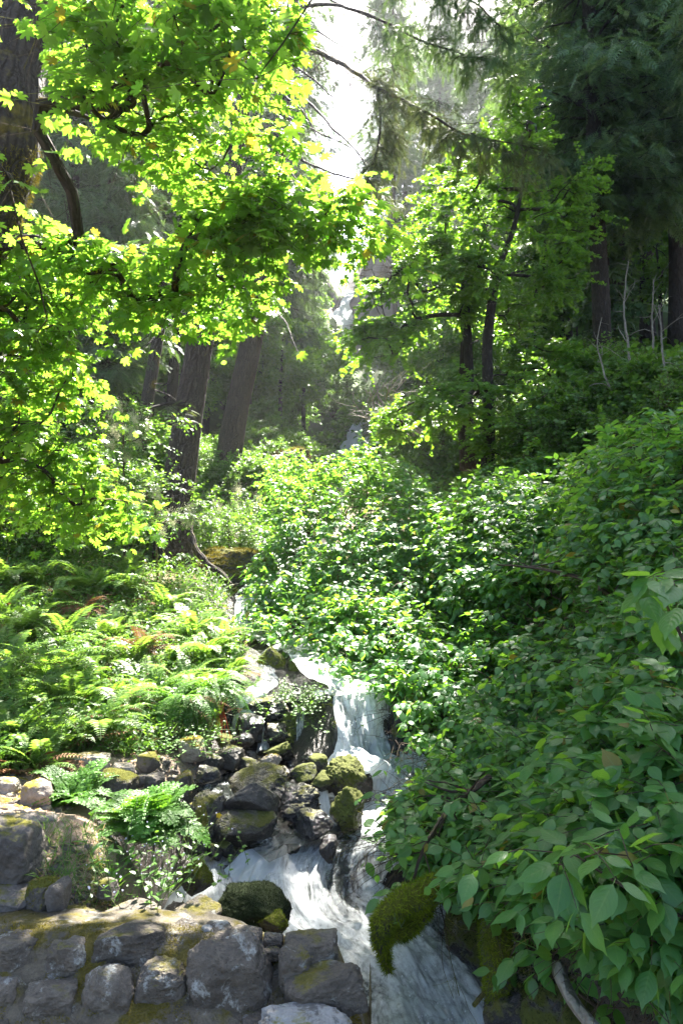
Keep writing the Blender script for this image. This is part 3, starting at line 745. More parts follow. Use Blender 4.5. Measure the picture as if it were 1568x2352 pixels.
def moss_tufts(V, F, n, rng, L=.016, up=.2, cond=None, mb=None):
    mb = mb or MB()
    c = cond or (lambda p, nn: np.clip(nn[:, 2] + up, 0, 1) * (fbm(p * 6, 3, 5) > -.15))
    p, nn = surface_points(V, F, n, rng, c)
    if len(p):
        d = norm(nn + rng.normal(size=p.shape) * .55 + [0, 0, -.15]); scatter(mb, BLADE, p - nn * L * .15, d, norm(nn + rng.normal(size=p.shape)), L * rng.uniform(.5, 1.3, len(p)), 2.6)
    return mb
_rs = [100]
def stone(px, py, w, h, d, mat, label=None, name="boulder", cat="rock", depth=None, ic=ICO4, ang=None, rough=.05, planes=13, group=None, mossn=0, mossm='moss', seed=None, tilt=0, mossL=.016, box=0, mossup=.2):
    """a rock seen w by h picture units wide at px, py and distance d"""
    _rs[0] += 1; sd = seed or _rs[0]
    if mat == 'rock' and px > 430 and py < 2000 and d < 7: mat = 'rock_damp'
    P, F = rock_shape(sd, ic, planes + (5 if box else 0), 24, rough * 1.45, box * .35)
    e = np.ptp(P, axis=0); P = (P - (P.max(0) + P.min(0)) / 2) / (e / 2)
    W2, H2 = w / PF * d / 2, h / PF * d / 2 * 1.08
    P = P * [W2, (depth or (W2 + H2) / 2 * 1.0), H2]
    if tilt:
        c, s_ = math.cos(tilt), math.sin(tilt); P = np.stack([P[:, 0] * c - P[:, 2] * s_, P[:, 1], P[:, 0] * s_ + P[:, 2] * c], -1)
    rr = np.random.default_rng(sd)
    P = rotz(P, rr.uniform(-.35, .35) if ang is None else ang)
    mb = MB(); mb.add(P, F, None, P[:, :2])
    c = at(px, py, d)
    o = mb.obj(name, M[mat]); o.location = tuple(c)
    if label: tag(o, label, cat, group)
    if mossn:
        moss_tufts(P, F, mossn, rr, mossL, mossup).obj('moss', M[mossm], o)
    return o

# boulders at the stream, one by one
stone(578, 1840, 132, 96, 5.15, 'rock', "large smooth grey boulder in the middle of the rock pile", ic=ICO5, planes=9, rough=.03, seed=31)
stone(588, 1797, 152, 76, 5.55, 'rock', "long boulder with yellow moss patches behind the large grey boulder", ic=ICO5, rough=.03, mossn=1500, mossm='moss_gold', seed=32, mossL=.012)
stone(562, 1900, 146, 74, 4.98, 'rock', "low dark rounded boulder just below the large grey boulder", ic=ICO5, rough=.03, seed=33, mossn=500, mossL=.010)
stone(478, 1885, 66, 110, 5.0, 'rock', "upright cracked boulder left of the low dark boulder", ic=ICO5, seed=34, box=1, mossn=300, mossL=.010)
stone(450, 1915, 58, 112, 4.8, 'rock_moss', "narrow mossy boulder behind the green fern", seed=35, mossn=500, mossL=.012)
stone(682, 1848, 106, 72, 5.25, 'rock_wet', "shiny wet black boulder with ripples of light", ic=ICO5, rough=.10, seed=36)
stone(722, 1893, 90, 58, 5.05, 'rock_wet', "wet brown boulder under the small trickle", seed=37)
stone(798, 1862, 82, 104, 5.2, 'rock_wet_moss', "tall moss topped boulder beside the white rapid", ic=ICO5, seed=138, mossn=900, mossL=.011, rough=.08)  # shade is put into its colour by the darker wet rock
stone(795, 1783, 84, 88, 5.55, 'rock_wet_moss', "pointed mossy boulder leaning left above the tall moss topped one", ic=ICO5, seed=139, tilt=.5, mossn=600, mossL=.010, rough=.08)  # dark wet rock colour also carries the shade on this boulder
stone(734, 1762, 54, 54, 5.75, 'rock_wet_moss', "squarish brown boulder at the edge of the foam pool", box=1)
stone(697, 1780, 62, 46, 5.6, 'rock_wet_moss', "small flat topped boulder left of the squarish brown one")
stone(745, 1797, 52, 42, 5.45, 'rock_wet_moss', "small dark boulder between the mossy and the squarish boulders")
stone(640, 1775, 60, 32, 5.75, 'rock', "flat pale stone behind the moss patched boulder", rough=.03)
stone(570, 1757, 64, 36, 5.85, 'rock', "rounded stone on the gravel edge behind the moss patched boulder")
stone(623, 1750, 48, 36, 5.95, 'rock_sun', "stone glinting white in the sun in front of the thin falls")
stone(636, 1727, 78, 40, 6.15, 'rock_wet_moss', "long wet stone at the foot of the thin falls")
stone(512, 1704, 46, 32, 6.2, 'rock_wet_moss', "small wet stone beside the red stemmed fern bank")
stone(556, 1703, 56, 42, 6.2, 'rock_wet', "wet dark stone left of the thin falls' foot")
stone(574, 1672, 62, 56, 6.35, 'rock_wet', "black wedge shaped stone between the two thin falls", box=1)
stone(640, 1690, 70, 56, 6.35, 'rock_wet', "dark block under the mossy ledge")
stone(788, 1700, 58, 78, 6.12, 'rock_wet', "black boulder splitting the small waterfall", ic=ICO5, rough=.07, box=1)
stone(662, 1668, 74, 66, 6.48, 'rock_wet_moss', "broad dark ledge block under hanging moss", ic=ICO5, depth=.2, mossn=900, mossL=.014, mossm='moss_dark', rough=.09)
stone(640, 1625, 60, 50, 6.6, 'rock_wet', "cracked black rock on the ledge between the rivulets", depth=.2, rough=.1)
stone(690, 1600, 66, 40, 6.7, 'rock_wet', "jagged wet rock at the ledge crest", depth=.2, rough=.11)
stone(716, 1640, 64, 74, 6.62, 'rock_wet_moss', "mossy ledge block in the middle of the small waterfalls", ic=ICO5, depth=.25, mossn=900, mossL=.014, mossm='moss', rough=.09)
stone(765, 1640, 62, 90, 6.52, 'rock_wet', "black ledge corner left of the main small waterfall", ic=ICO5, depth=.2, rough=.1)
stone(800, 1690, 40, 60, 6.3, 'rock_wet', "thin black rock rib beside the small waterfall", rough=.09)
stone(735, 1700, 60, 70, 6.45, 'rock_wet', "black rock behind the small trickles", rough=.09)
stone(600, 1628, 130, 66, 6.75, 'rock_wet', "flat ledge rock carrying the thin falls", ic=ICO5, box=1, depth=.25)
stone(545, 1650, 70, 90, 6.7, 'rock_wet', "dark ledge corner beside the fern bank", box=1, depth=.22)
stone(912, 1660, 60, 130, 6.4, 'rock_wet_moss', "dark rock wall right of the small waterfall under the leaves", box=1, depth=.3)
stone(625, 1530, 72, 80, 7.35, 'rock_moss', "bright mossy boulder above the ledge", ic=ICO5, mossn=2200, mossL=.018, mossm='moss')
stone(700, 1540, 90, 60, 7.4, 'rock_wet_moss', "dark boulder beside the upper rapid", box=1)
stone(590, 1425, 70, 40, 9.6, 'rock_wet', "wet stone at the head of the upper rapid")
stone(672, 1455, 60, 46, 8.6, 'rock_wet', "small black stone in the upper rapid")
stone(752, 1953, 44, 60, 4.93, 'rock_wet', "small black pointed rock standing in the pool", name="rock", box=0, rough=.06, seed=77)
stone(742, 2058, 104, 130, 4.86, 'rock_wet', "dark rock showing through the veil of the front cascade", name="rock", ic=ICO5, rough=.06)
stone(660, 1952, 60, 26, 4.98, 'rock_wet', "flat wet rock at the lip of the cascade", name="rock")
stone(600, 1938, 46, 30, 5.0, 'rock_wet', "wet black rock below the low dark boulder", name="rock")
stone(520, 1952, 46, 36, 4.85, 'rock_wet_moss', "brown wet rock left of the cascade lip", name="rock")
stone(498, 1955, 44, 40, 4.8, 'rock_wet_moss', "little dark rock at the foot of the upright boulder", name="rock")
stone(448, 2010, 74, 70, 4.35, 'rock_moss', "mossy green rock between the flowers and the cascade", mossn=1600, mossL=.016)
stone(584, 2096, 154, 104, 3.75, 'rock_black', "black moss covered stone standing in front of the cascade", ic=ICO5, planes=10, rough=.05, mossn=9000, mossm='moss_dark', mossL=.012, seed=91, mossup=.9, box=1)
stone(628, 2118, 70, 40, 3.6, 'rock_moss', "low mossy stone against the wall under the black moss covered stone", mossn=900, mossL=.012)
# sunlit stones on the left bank
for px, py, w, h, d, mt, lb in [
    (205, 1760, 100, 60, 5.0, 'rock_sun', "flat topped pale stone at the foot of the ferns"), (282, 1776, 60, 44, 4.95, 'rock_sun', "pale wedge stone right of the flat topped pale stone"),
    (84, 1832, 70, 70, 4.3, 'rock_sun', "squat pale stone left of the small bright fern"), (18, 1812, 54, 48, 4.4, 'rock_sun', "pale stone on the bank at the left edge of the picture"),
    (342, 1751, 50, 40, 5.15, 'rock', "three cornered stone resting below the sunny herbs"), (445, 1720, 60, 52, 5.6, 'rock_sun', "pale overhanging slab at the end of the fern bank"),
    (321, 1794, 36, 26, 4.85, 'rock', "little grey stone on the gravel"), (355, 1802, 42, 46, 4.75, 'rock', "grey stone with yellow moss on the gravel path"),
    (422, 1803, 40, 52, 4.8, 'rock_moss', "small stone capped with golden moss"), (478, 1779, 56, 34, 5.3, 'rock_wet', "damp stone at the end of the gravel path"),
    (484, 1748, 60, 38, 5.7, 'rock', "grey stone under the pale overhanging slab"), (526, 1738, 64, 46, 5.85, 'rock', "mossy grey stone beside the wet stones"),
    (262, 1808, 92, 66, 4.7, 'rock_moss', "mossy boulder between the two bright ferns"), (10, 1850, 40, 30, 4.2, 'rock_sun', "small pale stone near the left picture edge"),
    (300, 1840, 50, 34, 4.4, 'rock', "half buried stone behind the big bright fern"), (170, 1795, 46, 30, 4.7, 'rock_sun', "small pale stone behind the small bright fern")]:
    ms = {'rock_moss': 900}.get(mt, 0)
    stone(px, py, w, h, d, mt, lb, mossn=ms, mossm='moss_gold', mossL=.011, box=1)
# the dark block pile at the left edge
for px, py, w, h, d, mt, lb in [
    (20, 1972, 160, 170, 3.15, 'rock', "big dark block with a flat top at the left edge"), (72, 1990, 70, 140, 3.25, 'rock', "dark side block leaning on the big flat topped block"),
    (20, 2075, 120, 76, 3.0, 'rock', "dark stone under the big flat topped block"), (98, 2070, 70, 92, 3.0, 'rock_moss', "mossy upright stone below the side block"),
    (118, 1960, 58, 56, 3.6, 'rock', "small grey stone at the top of the dirt slope"), (104, 2015, 40, 40, 3.35, 'rock', "small stone wedged beside the dirt slope"),
    (168, 1925, 66, 50, 3.8, 'rock_moss', "stone cushioned with golden moss behind the dirt slope"), (135, 2060, 40, 70, 2.95, 'rock', "narrow grey stone at the foot of the dirt slope"),
    (245, 2040, 50, 40, 3.1, 'rock', "grey stone under the violet flowers"), (228, 1990, 40, 36, 3.35, 'rock', "small stone half hidden by the flowering herb")]:
    stone(px, py, w, h, d, mt, lb, ic=ICO5 if w > 60 else ICO4, box=1, mossn=700 if mt == 'rock_moss' else 0, mossm='moss_gold', mossL=.012)

# drops thrown up by the cascades
def drops():
    rr = np.random.default_rng(5); mb = MB(); D, F = ico(1)
    for V, f, nrm, n in spray_:
        i = rr.integers(0, V.shape[0], n * 3); j = rr.integers(0, V.shape[1], n * 3); steep = 1 - nrm[i, 2]
        k = (rr.random(n * 3) < .08 + 1.2 * steep) & (f[i, j] > .6); i, j = i[k][:n], j[k][:n]
        p = V[i, j] + nrm[i] * rr.exponential(.022, (len(i), 1)) + rr.normal(size=(len(i), 3)) * .012
        s_ = rr.uniform(.0012, .0042, len(i)); mb.add((p[:, None] + D[None] * s_[:, None, None] * np.array([1, 1, 1.5])).reshape(-1, 3), (np.arange(len(i))[:, None, None] * len(D) + F[None]).reshape(-1, 3))
    return tag(mb.obj("spray", M['foam']), "white drops flung up along the cascades", None, None, 'stuff')
drops()
# loose pebbles and gravel on the bank and in the stream edge
def pebbles(n, poly, dmin, dmax, rng, smin, smax, mat, name, label=None):
    q = inside_sample(poly, n, rng); mb = MB(); protos = [rock_shape(700 + i, ico(2), 8, 12, .05) for i in range(5)]
    P = ray_ground(q[:, 0], q[:, 1])
    for i, p in enumerate(P):
        if not np.isfinite(p[0]): continue
        V, F = protos[i % 5]; s_ = rng.uniform(smin, smax) * rng.uniform(.5, 1)
        V = rotz(V * [1, rng.uniform(.6, 1), rng.uniform(.45, .8)] * s_, rng.uniform(0, 6)); mb.add(V + p + [0, 0, s_ * .15], F)
    o = mb.obj(name, M[mat]); return tag(o, label, None, None, 'stuff')
def ray_ground(px, py, d0=2.0, d1=26, it=70):
    ds = np.geomspace(d0, d1, it); lo = np.full(len(px), d0); hi = np.full(len(px), np.nan); done = np.zeros(len(px), bool)
    for a in range(len(ds)):
        p = at(px, py, ds[a]); below = (p[:, 2] < gz(p[:, 0], p[:, 1])) & ~done
        lo[below] = ds[max(a - 1, 0)]; hi[below] = ds[a]; done |= below
    for _ in range(7):
        mid = (lo + np.nan_to_num(hi, nan=d1)) / 2; p = at(px, py, mid); b = p[:, 2] < gz(p[:, 0], p[:, 1])
        hi = np.where(b & done, mid, hi); lo = np.where(~b & done, mid, lo)
    hit = at(px, py, np.where(done, hi, np.nan)); return hit
# the sunny dirt path
PX, PY = np.meshgrid(np.linspace(-60, 560, 170), np.linspace(1724, 2080, 120))
edge_ = 10 * fbm(np.stack([PX * .02, PY * .02, PX * 0], -1), 3, 2)
GP = ray_ground(PX.ravel(), PY.ravel(), 2.3, 9).reshape(PX.shape + (3,))
inp = inpoly(PX + edge_, PY + edge_, [(-50, 1790), (160, 1755), (440, 1728), (545, 1726), (560, 1750), (500, 1800), (330, 1840), (220, 1890), (270, 1960), (250, 2060), (90, 2080), (100, 1930), (-50, 1900)])
ff = grid_faces(*PX.shape); okf = inp.ravel()[ff].all(1) & np.isfinite(GP.reshape(-1, 3)[ff].sum((1, 2)))
GP = np.nan_to_num(GP); GP[..., 2] += .008
mb = MB(); mb.add(GP.reshape(-1, 3), None, ff[okf][:, ::-1], GP.reshape(-1, 3)[:, :2]); mb.obj("path", M['path'], kind='structure')
pebbles(900, [(0, 1790), (160, 1760), (440, 1735), (560, 1720), (640, 1750), (520, 1800), (330, 1810), (180, 1850), (90, 1900), (0, 1890)], 3, 7, R, .012, .045, 'rock_sun', 'gravel', "pale pebbles and grit along the sunny bank")
pebbles(420, [(430, 1790), (640, 1730), (800, 1760), (760, 1900), (600, 1960), (500, 2000), (440, 1900)], 3, 7, R, .015, .06, 'rock_wet', 'gravel', "wet dark pebbles between the boulders")
pebbles(300, [(90, 1950), (200, 1930), (260, 2080), (100, 2100)], 3, 7, R, .008, .03, 'rock', 'gravel', "grey pebbles on the dirt slope behind the wall")

# ------------------------------------------------------------------ the stone wall
wall = thing("stone_wall", "low wall of grey fieldstones set in mortar with moss along the joints, nearest the viewer", "wall", (-.8, 2.5, -1.8))
def wall_d(py): return np.interp(py, [2075, 2100, 2118, 2140, 2352, 2500], [3.02, 2.86, 2.74, 2.66, 2.44, 2.36])
def wall_top(px): return np.interp(px, [0, 300, 480, 560, 620, 690, 770, 792, 840, 900], [6, 4, 16, 44, 64, 64, 80, 135, 220, 330])
nr, nc = 130, 260
pxs = np.linspace(-260, 850, nc)
prof = np.concatenate([np.linspace(2112, 2140, 24), np.linspace(2144, 2470, nr - 24)])
G = np.zeros((nr, nc, 3))
for j, px in enumerate(pxs):
    tp = float(wall_top(px)); bul = max(0, px - 740) / 110
    for_d = wall_d(prof) + bul ** 2 * .25
    py = prof + tp * np.clip(1 - (prof - 2112) / 420, 0, 1)
    G[:, j] = at(np.full(nr, px), py, for_d)
nG = fbm(G * 9, 4, 77)
G[..., 1] -= nG * .035 - .03; G[..., 2] -= .012
back = G[:1].copy(); back[..., 1] += .12; back[..., 2] -= .02; bb = back.copy(); bb[..., 1] += .1; bb[..., 2] -= .8
endc = G[:, -1:].copy(); endc[..., 0] -= .1; endc[..., 1] += .6
Gf = np.concatenate([bb, back, G], 0); e2 = Gf[:, -1:].copy(); e2[..., 1] += .35; e2[..., 0] += .02; Gf = np.concatenate([Gf, e2], 1)
mb = MB(); mb.add(Gf - np.array([-.8, 2.5, -1.8]), None, grid_faces(*Gf.shape[:2])[:, ::-1])
mb.obj("mortar", M['mortar'], wall)
def wstone(x0, y0, x1, y1, k=0, mat='wall_stone', out=.0, tilt=0, top=False, lb=None):
    _rs[0] += 1
    cx, cy = (x0 + x1) / 2, (y0 + y1) / 2
    d = float(wall_d(min(cy, 2352))) + max(0, cx - 740) / 110 * .12
    if top: d = float(wall_d(cy)) + .02
    P, F = rock_shape(_rs[0] + k, ICO5 if (x1 - x0) > 60 else ICO4, 20, 26, .085, .35)
    e = np.ptp(P, axis=0); P = (P - (P.max(0) + P.min(0)) / 2) / (e / 2)
    w, h = (x1 - x0) / PF * d / 2 * 1.10, (y1 - y0) / PF * d / 2 * 1.03
    if top: P = P * [w, .16, .05]
    else: P = P * [w, min(.085, .5 * (w + h)) , h]
    c_, s_ = math.cos(tilt), math.sin(tilt); P = np.stack([P[:, 0] * c_ - P[:, 2] * s_, P[:, 1], P[:, 0] * s_ + P[:, 2] * c_], -1)
    c = at(cx, cy + (8 if top else 22), d + (.040 if not top else .05) - out) - np.array([-.8, 2.5, -1.8]) - ([0, 0, .035] if top else [0, 0, 0])
    mb = MB(); mb.add(P, F, None, P[:, :2])
    o = mb.obj("stone", M[mat], wall); o.location = tuple(c)
    if lb: o['label'] = lb
    return o
Z5 = lambda a, b, c, d: (a * .5, 1568 + b * .5, c * .5, 1568 + d * .5)
for q in [(-60, 1062, 125, 1122), (140, 1045, 460, 1118), (470, 1020, 745, 1070), (785, 1015, 1000, 1065)]: wstone(*Z5(*q), top=True)
for q in [(-90, 1118, 185, 1285), (228, 1135, 402, 1310), (452, 1075, 762, 1235), (790, 1062, 915, 1135), (950, 1062, 1075, 1150), (1060, 1085, 1200, 1165), (1212, 1108, 1300, 1168), (1312, 1112, 1545, 1300), (1212, 1170, 1290, 1225),
          (400, 1262, 612, 1545), (632, 1235, 862, 1450), (118, 1325, 352, 1500), (-80, 1310, 92, 1460), (-60, 1490, 60, 1600), (200, 1500, 330, 1600), (350, 1555, 520, 1640), (1118, 1500, 1245, 1600), (1168, 1462, 1226, 1510), (1312, 1372, 1362, 1412), (560, 1540, 700, 1640),
          (860, 1520, 1010, 1640), (-200, 1200, -80, 1400)]: wstone(*Z5(*q))
wstone(*Z5(1285, 1160, 1415, 1352), out=.03, tilt=-.08)
wstone(*Z5(885, 1128, 1235, 1505), out=.02, tilt=.1, lb="largest stone of the wall, rising to a peak")
wstone(*Z5(1300, 1285, 1660, 1500), out=.03, tilt=.25, lb="big rounded end stone at the foot of the wall")
wstone(*Z5(1205, 1468, 1600, 1660), out=.06, mat='wall_stone_pale', lb="pale lichen covered stone at the bottom of the wall")
for q in [(905, 1062, 1005, 1172), (385, 1150, 470, 1280), (770, 1195, 950, 1240), (765, 1545, 850, 1640), (740, 1045, 815, 1085), (1165, 1150, 1215, 1220), (735, 1170, 765, 1240), (355, 1320, 400, 1358)]: wstone(*Z5(*q), mat='wall_stone_pale', out=-.02)
# moss and dry grass in the joints
mvb, mfb = Gf.reshape(-1, 3), np.concatenate([grid_faces(*Gf.shape[:2])[:, [0, 2, 1]], grid_faces(*Gf.shape[:2])[:, [0, 3, 2]]])
mo = moss_tufts(mvb, mfb, 16000, R, .013, cond=lambda p, n_: (np.linalg.norm(n_, axis=1) > 0) * (fbm(p * 7, 3, 12) > .02) * (p[:, 1] < 2.8) * (n_[:, 1] < .2))
mo2 = mo.obj("moss", M['moss_gold']); mo2.parent = wall; mo2.location = (.8, -2.5, 1.8)

# ------------------------------------------------------------------ logs, roots, mossy branches
def mossy_branch(name, label, cat, L, rad, mat='moss', n=6000, Lm=.03, bark='rock_moss', lump=.22, ns=40, bare=None, hang=.5, seed=1):
    P = catmull([(*at(px, py, d),) + (0,) for px, py, d in L], .03)[:, :3]
    r = np.interp(np.linspace(0, 1, len(P)), np.linspace(0, 1, len(rad)), rad)
    mb = MB(); tube(mb, P, r, ns, lump, seed, lf=1.2)
    o = mb.obj(name, M[bark]); tag(o, label, cat)
    V = np.concatenate(mb.v); F4 = np.concatenate(mb.f4); F = np.concatenate([F4[:, [0, 1, 2]], F4[:, [0, 2, 3]]])
    rr = np.random.default_rng(seed)
    p, nn = surface_points(V, F, n, rr)
    cen = P[np.argmin(((p[:, None] - P[None]) ** 2).sum(-1), axis=1)]; nn = norm(p - cen)
    m2 = MB(); d = norm(nn + rr.normal(size=p.shape) * .6 + [0, 0, -hang])
    scatter(m2, BLADE, p - nn * .003, d, norm(nn + rr.normal(size=p.shape)), Lm * rr.uniform(.4, 1.2, len(p)), 2.0)
    m2.obj("moss", M[mat], o)
    return o
mossy_branch("mossy_branch", "thick bent branch furred with bright green moss hanging over the white water", "branch",
             [(1150, 1925, 4.1), (1090, 1972, 3.8), (1030, 2020, 3.5), (970, 2055, 3.3), (915, 2080, 3.22), (878, 2118, 3.18), (878, 2170, 3.18), (893, 2232, 3.2)], [.035, .038, .045, .048, .052, .058, .052, .012], n=15000, Lm=.030, seed=4)
mossy_branch("mossy_root", "upright moss covered root standing in the dark right of the rapid", "root",
             [(1118, 2040, 3.3), (1132, 2100, 3.2), (1140, 2170, 3.12), (1150, 2240, 3.08), (1140, 2300, 3.08)], [.05, .07, .065, .08, .06], mat='moss', n=9000, Lm=.024, seed=6)
mossy_branch("mossy_log", "fallen log coated in brown green moss in the bottom right corner", "log",
             [(1180, 2030, 3.6), (1290, 2110, 3.2), (1400, 2200, 2.9), (1500, 2290, 2.7), (1660, 2400, 2.5)], [.16, .17, .17, .17, .18], mat='moss_dark', n=12000, Lm=.02, seed=8, lump=.15)
mossy_branch("mossy_branch", "thin mossy branch hanging from the bend of the bright mossy branch", "branch", [(890, 2150, 3.2), (930, 2135, 3.24), (985, 2085, 3.35)], [.025, .035, .03], n=2500, Lm=.03, seed=9)
stone(1080, 2130, 120, 150, 3.6, 'rock_wet_moss', "dark mossy rock between the mossy branch and the upright root", mossn=1500, mossm='moss_dark')
stone(1245, 2230, 150, 180, 3.05, 'rock_moss', "rounded mound of dark moss left of the fallen log", ic=ICO5, mossn=6000, mossm='moss_dark', mossL=.022, mossup=.8)
stone(1230, 2110, 150, 150, 3.35, 'rock_moss', "moss covered boulder under the leaves behind the fallen log", ic=ICO5, mossn=3500, mossm='moss_dark', mossL=.02, mossup=.8)
stone(1180, 2330, 140, 120, 3.0, 'rock_wet', "black rock at the water's edge in the bottom right", rough=.06)
stone(1330, 2340, 260, 160, 2.9, 'rock_wet_moss', "dark rock under the pale dead branch", rough=.06, mossn=1500, mossm='moss_dark')
def branch_thing(name, label, cat, L, rad, bark, twigs=0, ns=10, lump=.12, seed=3, group=None, tl=.25):
    P = catmull([(*at(px, py, d),) + (0,) for px, py, d in L], .05)[:, :3]
    P = P + fbm(np.concatenate([P * 3, ], -1) + seed, 3, seed)[:, None] * np.array([.03, .02, .03]) * min(1.5, d_scale(L))
    r = np.interp(np.linspace(0, 1, len(P)), np.linspace(0, 1, len(rad)), rad)
    mb = MB(); tube(mb, P, r, ns, lump, seed)
    rr = np.random.default_rng(seed)
    for _ in range(twigs):
        i = rr.integers(len(P) // 5, len(P) - 1); t = norm(P[min(i + 1, len(P) - 1)] - P[i - 1]); d = norm(t * .8 + rr.normal(size=3) * .8)
        l = tl * rr.uniform(.4, 1.3); Q = [P[i]]
        for k in range(5): d = norm(d + rr.normal(size=3) * .22); Q.append(Q[-1] + d * l / 5)
        tube(mb, np.array(Q), np.linspace(r[i] * .55, r[i] * .12 + .0008, 6), 4, 0)
    o = mb.obj(name, M[bark]); return tag(o, label, cat, group)
def d_scale(L): return np.mean([q[2] for q in L]) / 6
branch_thing("dead_branch", "bare grey dead branch poking down from the mossy log", "branch", [(1283, 2222, 2.55), (1290, 2245, 2.5), (1305, 2280, 2.42), (1330, 2320, 2.32), (1370, 2370, 2.2)], [.030, .024, .022, .021, .021], 'dead_bark', ns=18, lump=.1)
branch_thing("twig", "bare pale forked twig among the leaves on the right", "twig", [(1435, 1703, 3.0), (1462, 1675, 2.98), (1492, 1648, 2.96), (1526, 1643, 2.95)], [.003, .004, .004, .003], 'pale_bark', twigs=2, ns=6)
branch_thing("crooked_branch", "dark crooked stem hanging leaves over the rapid", "branch", [(1120, 1790, 4.0), (1040, 1850, 3.8), (985, 1925, 3.6), (960, 1980, 3.5), (952, 2020, 3.45)], [.02, .017, .013, .010, .006], 'twig', twigs=14)
branch_thing("long_branch", "long brown stem lying across the shaded leaves", "branch", [(1140, 1298, 5.6), (1240, 1305, 5.3), (1330, 1330, 5.1), (1410, 1372, 4.8), (1450, 1420, 4.6)], [.006, .010, .014, .018, .02], 'twig', twigs=8, tl=.5)
branch_thing("stick", "broken stick lying in the upper rapid", "twig", [(640, 1568, 6.75), (700, 1578, 6.7), (770, 1585, 6.68)], [.006, .009, .007], 'pale_bark', ns=6)
branch_thing("stick", "pale stick bridging the top of the small waterfall", "twig", [(760, 1598, 6.5), (850, 1592, 6.5), (925, 1604, 6.45)], [.010, .014, .012], 'pale_bark', ns=7)
branch_thing("hanging_roots", "thin reddish roots trailing from the mossy branch towards the water", "root", [(1010, 2080, 3.35), (1022, 2120, 3.3), (1035, 2200, 3.25), (1055, 2285, 3.2)], [.004, .003, .002, .0015], 'twig', twigs=9, ns=5)
branch_thing("broken_stick", "short dark stick leaning at the foot of the upright mossy root", "twig", [(1090, 2305, 3.0), (1110, 2280, 3.05), (1125, 2262, 3.1)], [.010, .010, .007], 'twig', ns=7)

# ------------------------------------------------------------------ trees: where the canopy leaves gaps for the sun
LIT = [[(-9, 3.5), (-1.35, 3.5), (-1.1, 4.4), (-.75, 5.3), (-.5, 6.2), (.0, 6.0), (.55, 5.9), (.75, 6.7), (.55, 7.4), (1.2, 7.3), (2.0, 8.2), (2.6, 9.6), (2.6, 12.5), (-1, 14), (-9, 14)],
       [(-8, 1.2), (-2.9, 1.2), (-2.2, 3.2), (-3, 4.8), (-8, 5)]]
LIT_LEAVES = [(-8, -4), (-.5, -4), (-.1, 3.4), (-1.0, 4.6), (-8, 8)]
def lit(p, leaves=False):
    """does a leaf at p stand between the sun and one of the sunny spots on the ground"""
    q = p - SUN * ((p[:, 2:3] + 1.0) / SUN[2])
    j = q[:, :2] + .5 * np.stack([fbm(q * 1.1, 3, 60), fbm(q * 1.1 + 9, 3, 61)], -1)
    m = np.zeros(len(p), bool)
    for L in LIT: m |= inpoly(j[:, 0], j[:, 1], L)
    if leaves: m |= inpoly(j[:, 0], j[:, 1], LIT_LEAVES)
    return m

def catm3(P, per=.3): return catmull(np.array([(*p, 0) for p in P]), per)[:, :3]

def skeleton(trunk, tr, targets, r_tip=.006, lift=.15, rng=None, exp=.46, bend=.10):
    """limbs from the trunk to every target; returns paths [(points, radii)] besides the trunk"""
    rng = rng or np.random.default_rng(5)
    nodes = [tuple(p) for p in trunk]; par = list(range(-1, len(trunk) - 1)); own = len(trunk)
    NP = np.array(nodes); order = np.argsort([np.min(((NP - t) ** 2).sum(1)) for t in targets])
    paths = []
    for k in order:
        T = np.asarray(targets[k]); NP = np.array(nodes)
        d = np.linalg.norm(NP - T, axis=1); pen = np.maximum(NP[:, 2] - T[2] + .15 * d, 0) * 1.2
        pen[:max(2, own // 4)] += 2.5
        i = int(np.argmin(d + pen)); A = NP[i]; L = d[i]
        n = max(3, int(L / .25) + 1); n = min(n, 9)
        dirp = A - NP[par[i]] if par[i] >= 0 else np.array([0, 0, 1.0]); dirp = norm(dirp)
        B = A + dirp * L * .35 + np.array([0, 0, lift * L]); 
        t = np.linspace(0, 1, n + 1)[1:, None]
        Q = (1 - t) ** 2 * A + 2 * t * (1 - t) * B + t ** 2 * T
        Q[:-1] += rng.normal(size=Q[:-1].shape) * L * bend / n ** .5 * .6
        idx = [i]
        for q in Q: nodes.append(tuple(q)); par.append(idx[-1]); idx.append(len(nodes) - 1)
        paths.append(idx)
    cnt = np.zeros(len(nodes)); 
    for p in paths: cnt[p[-1]] += 1
    for j in range(len(nodes) - 1, 0, -1):
        if par[j] >= 0: cnt[par[j]] += cnt[j]
    rad = r_tip * np.maximum(cnt, 1) ** exp
    NP = np.array(nodes); out = []
    trr = np.interp(np.linspace(0, 1, own), np.linspace(0, 1, len(tr)), tr)
    for p in paths:
        r = rad[p].copy(); r[0] = min(r[1] * 1.15, rad[p[0]] if p[0] >= own else trr[p[0]]); out.append((NP[p], r))
    return out

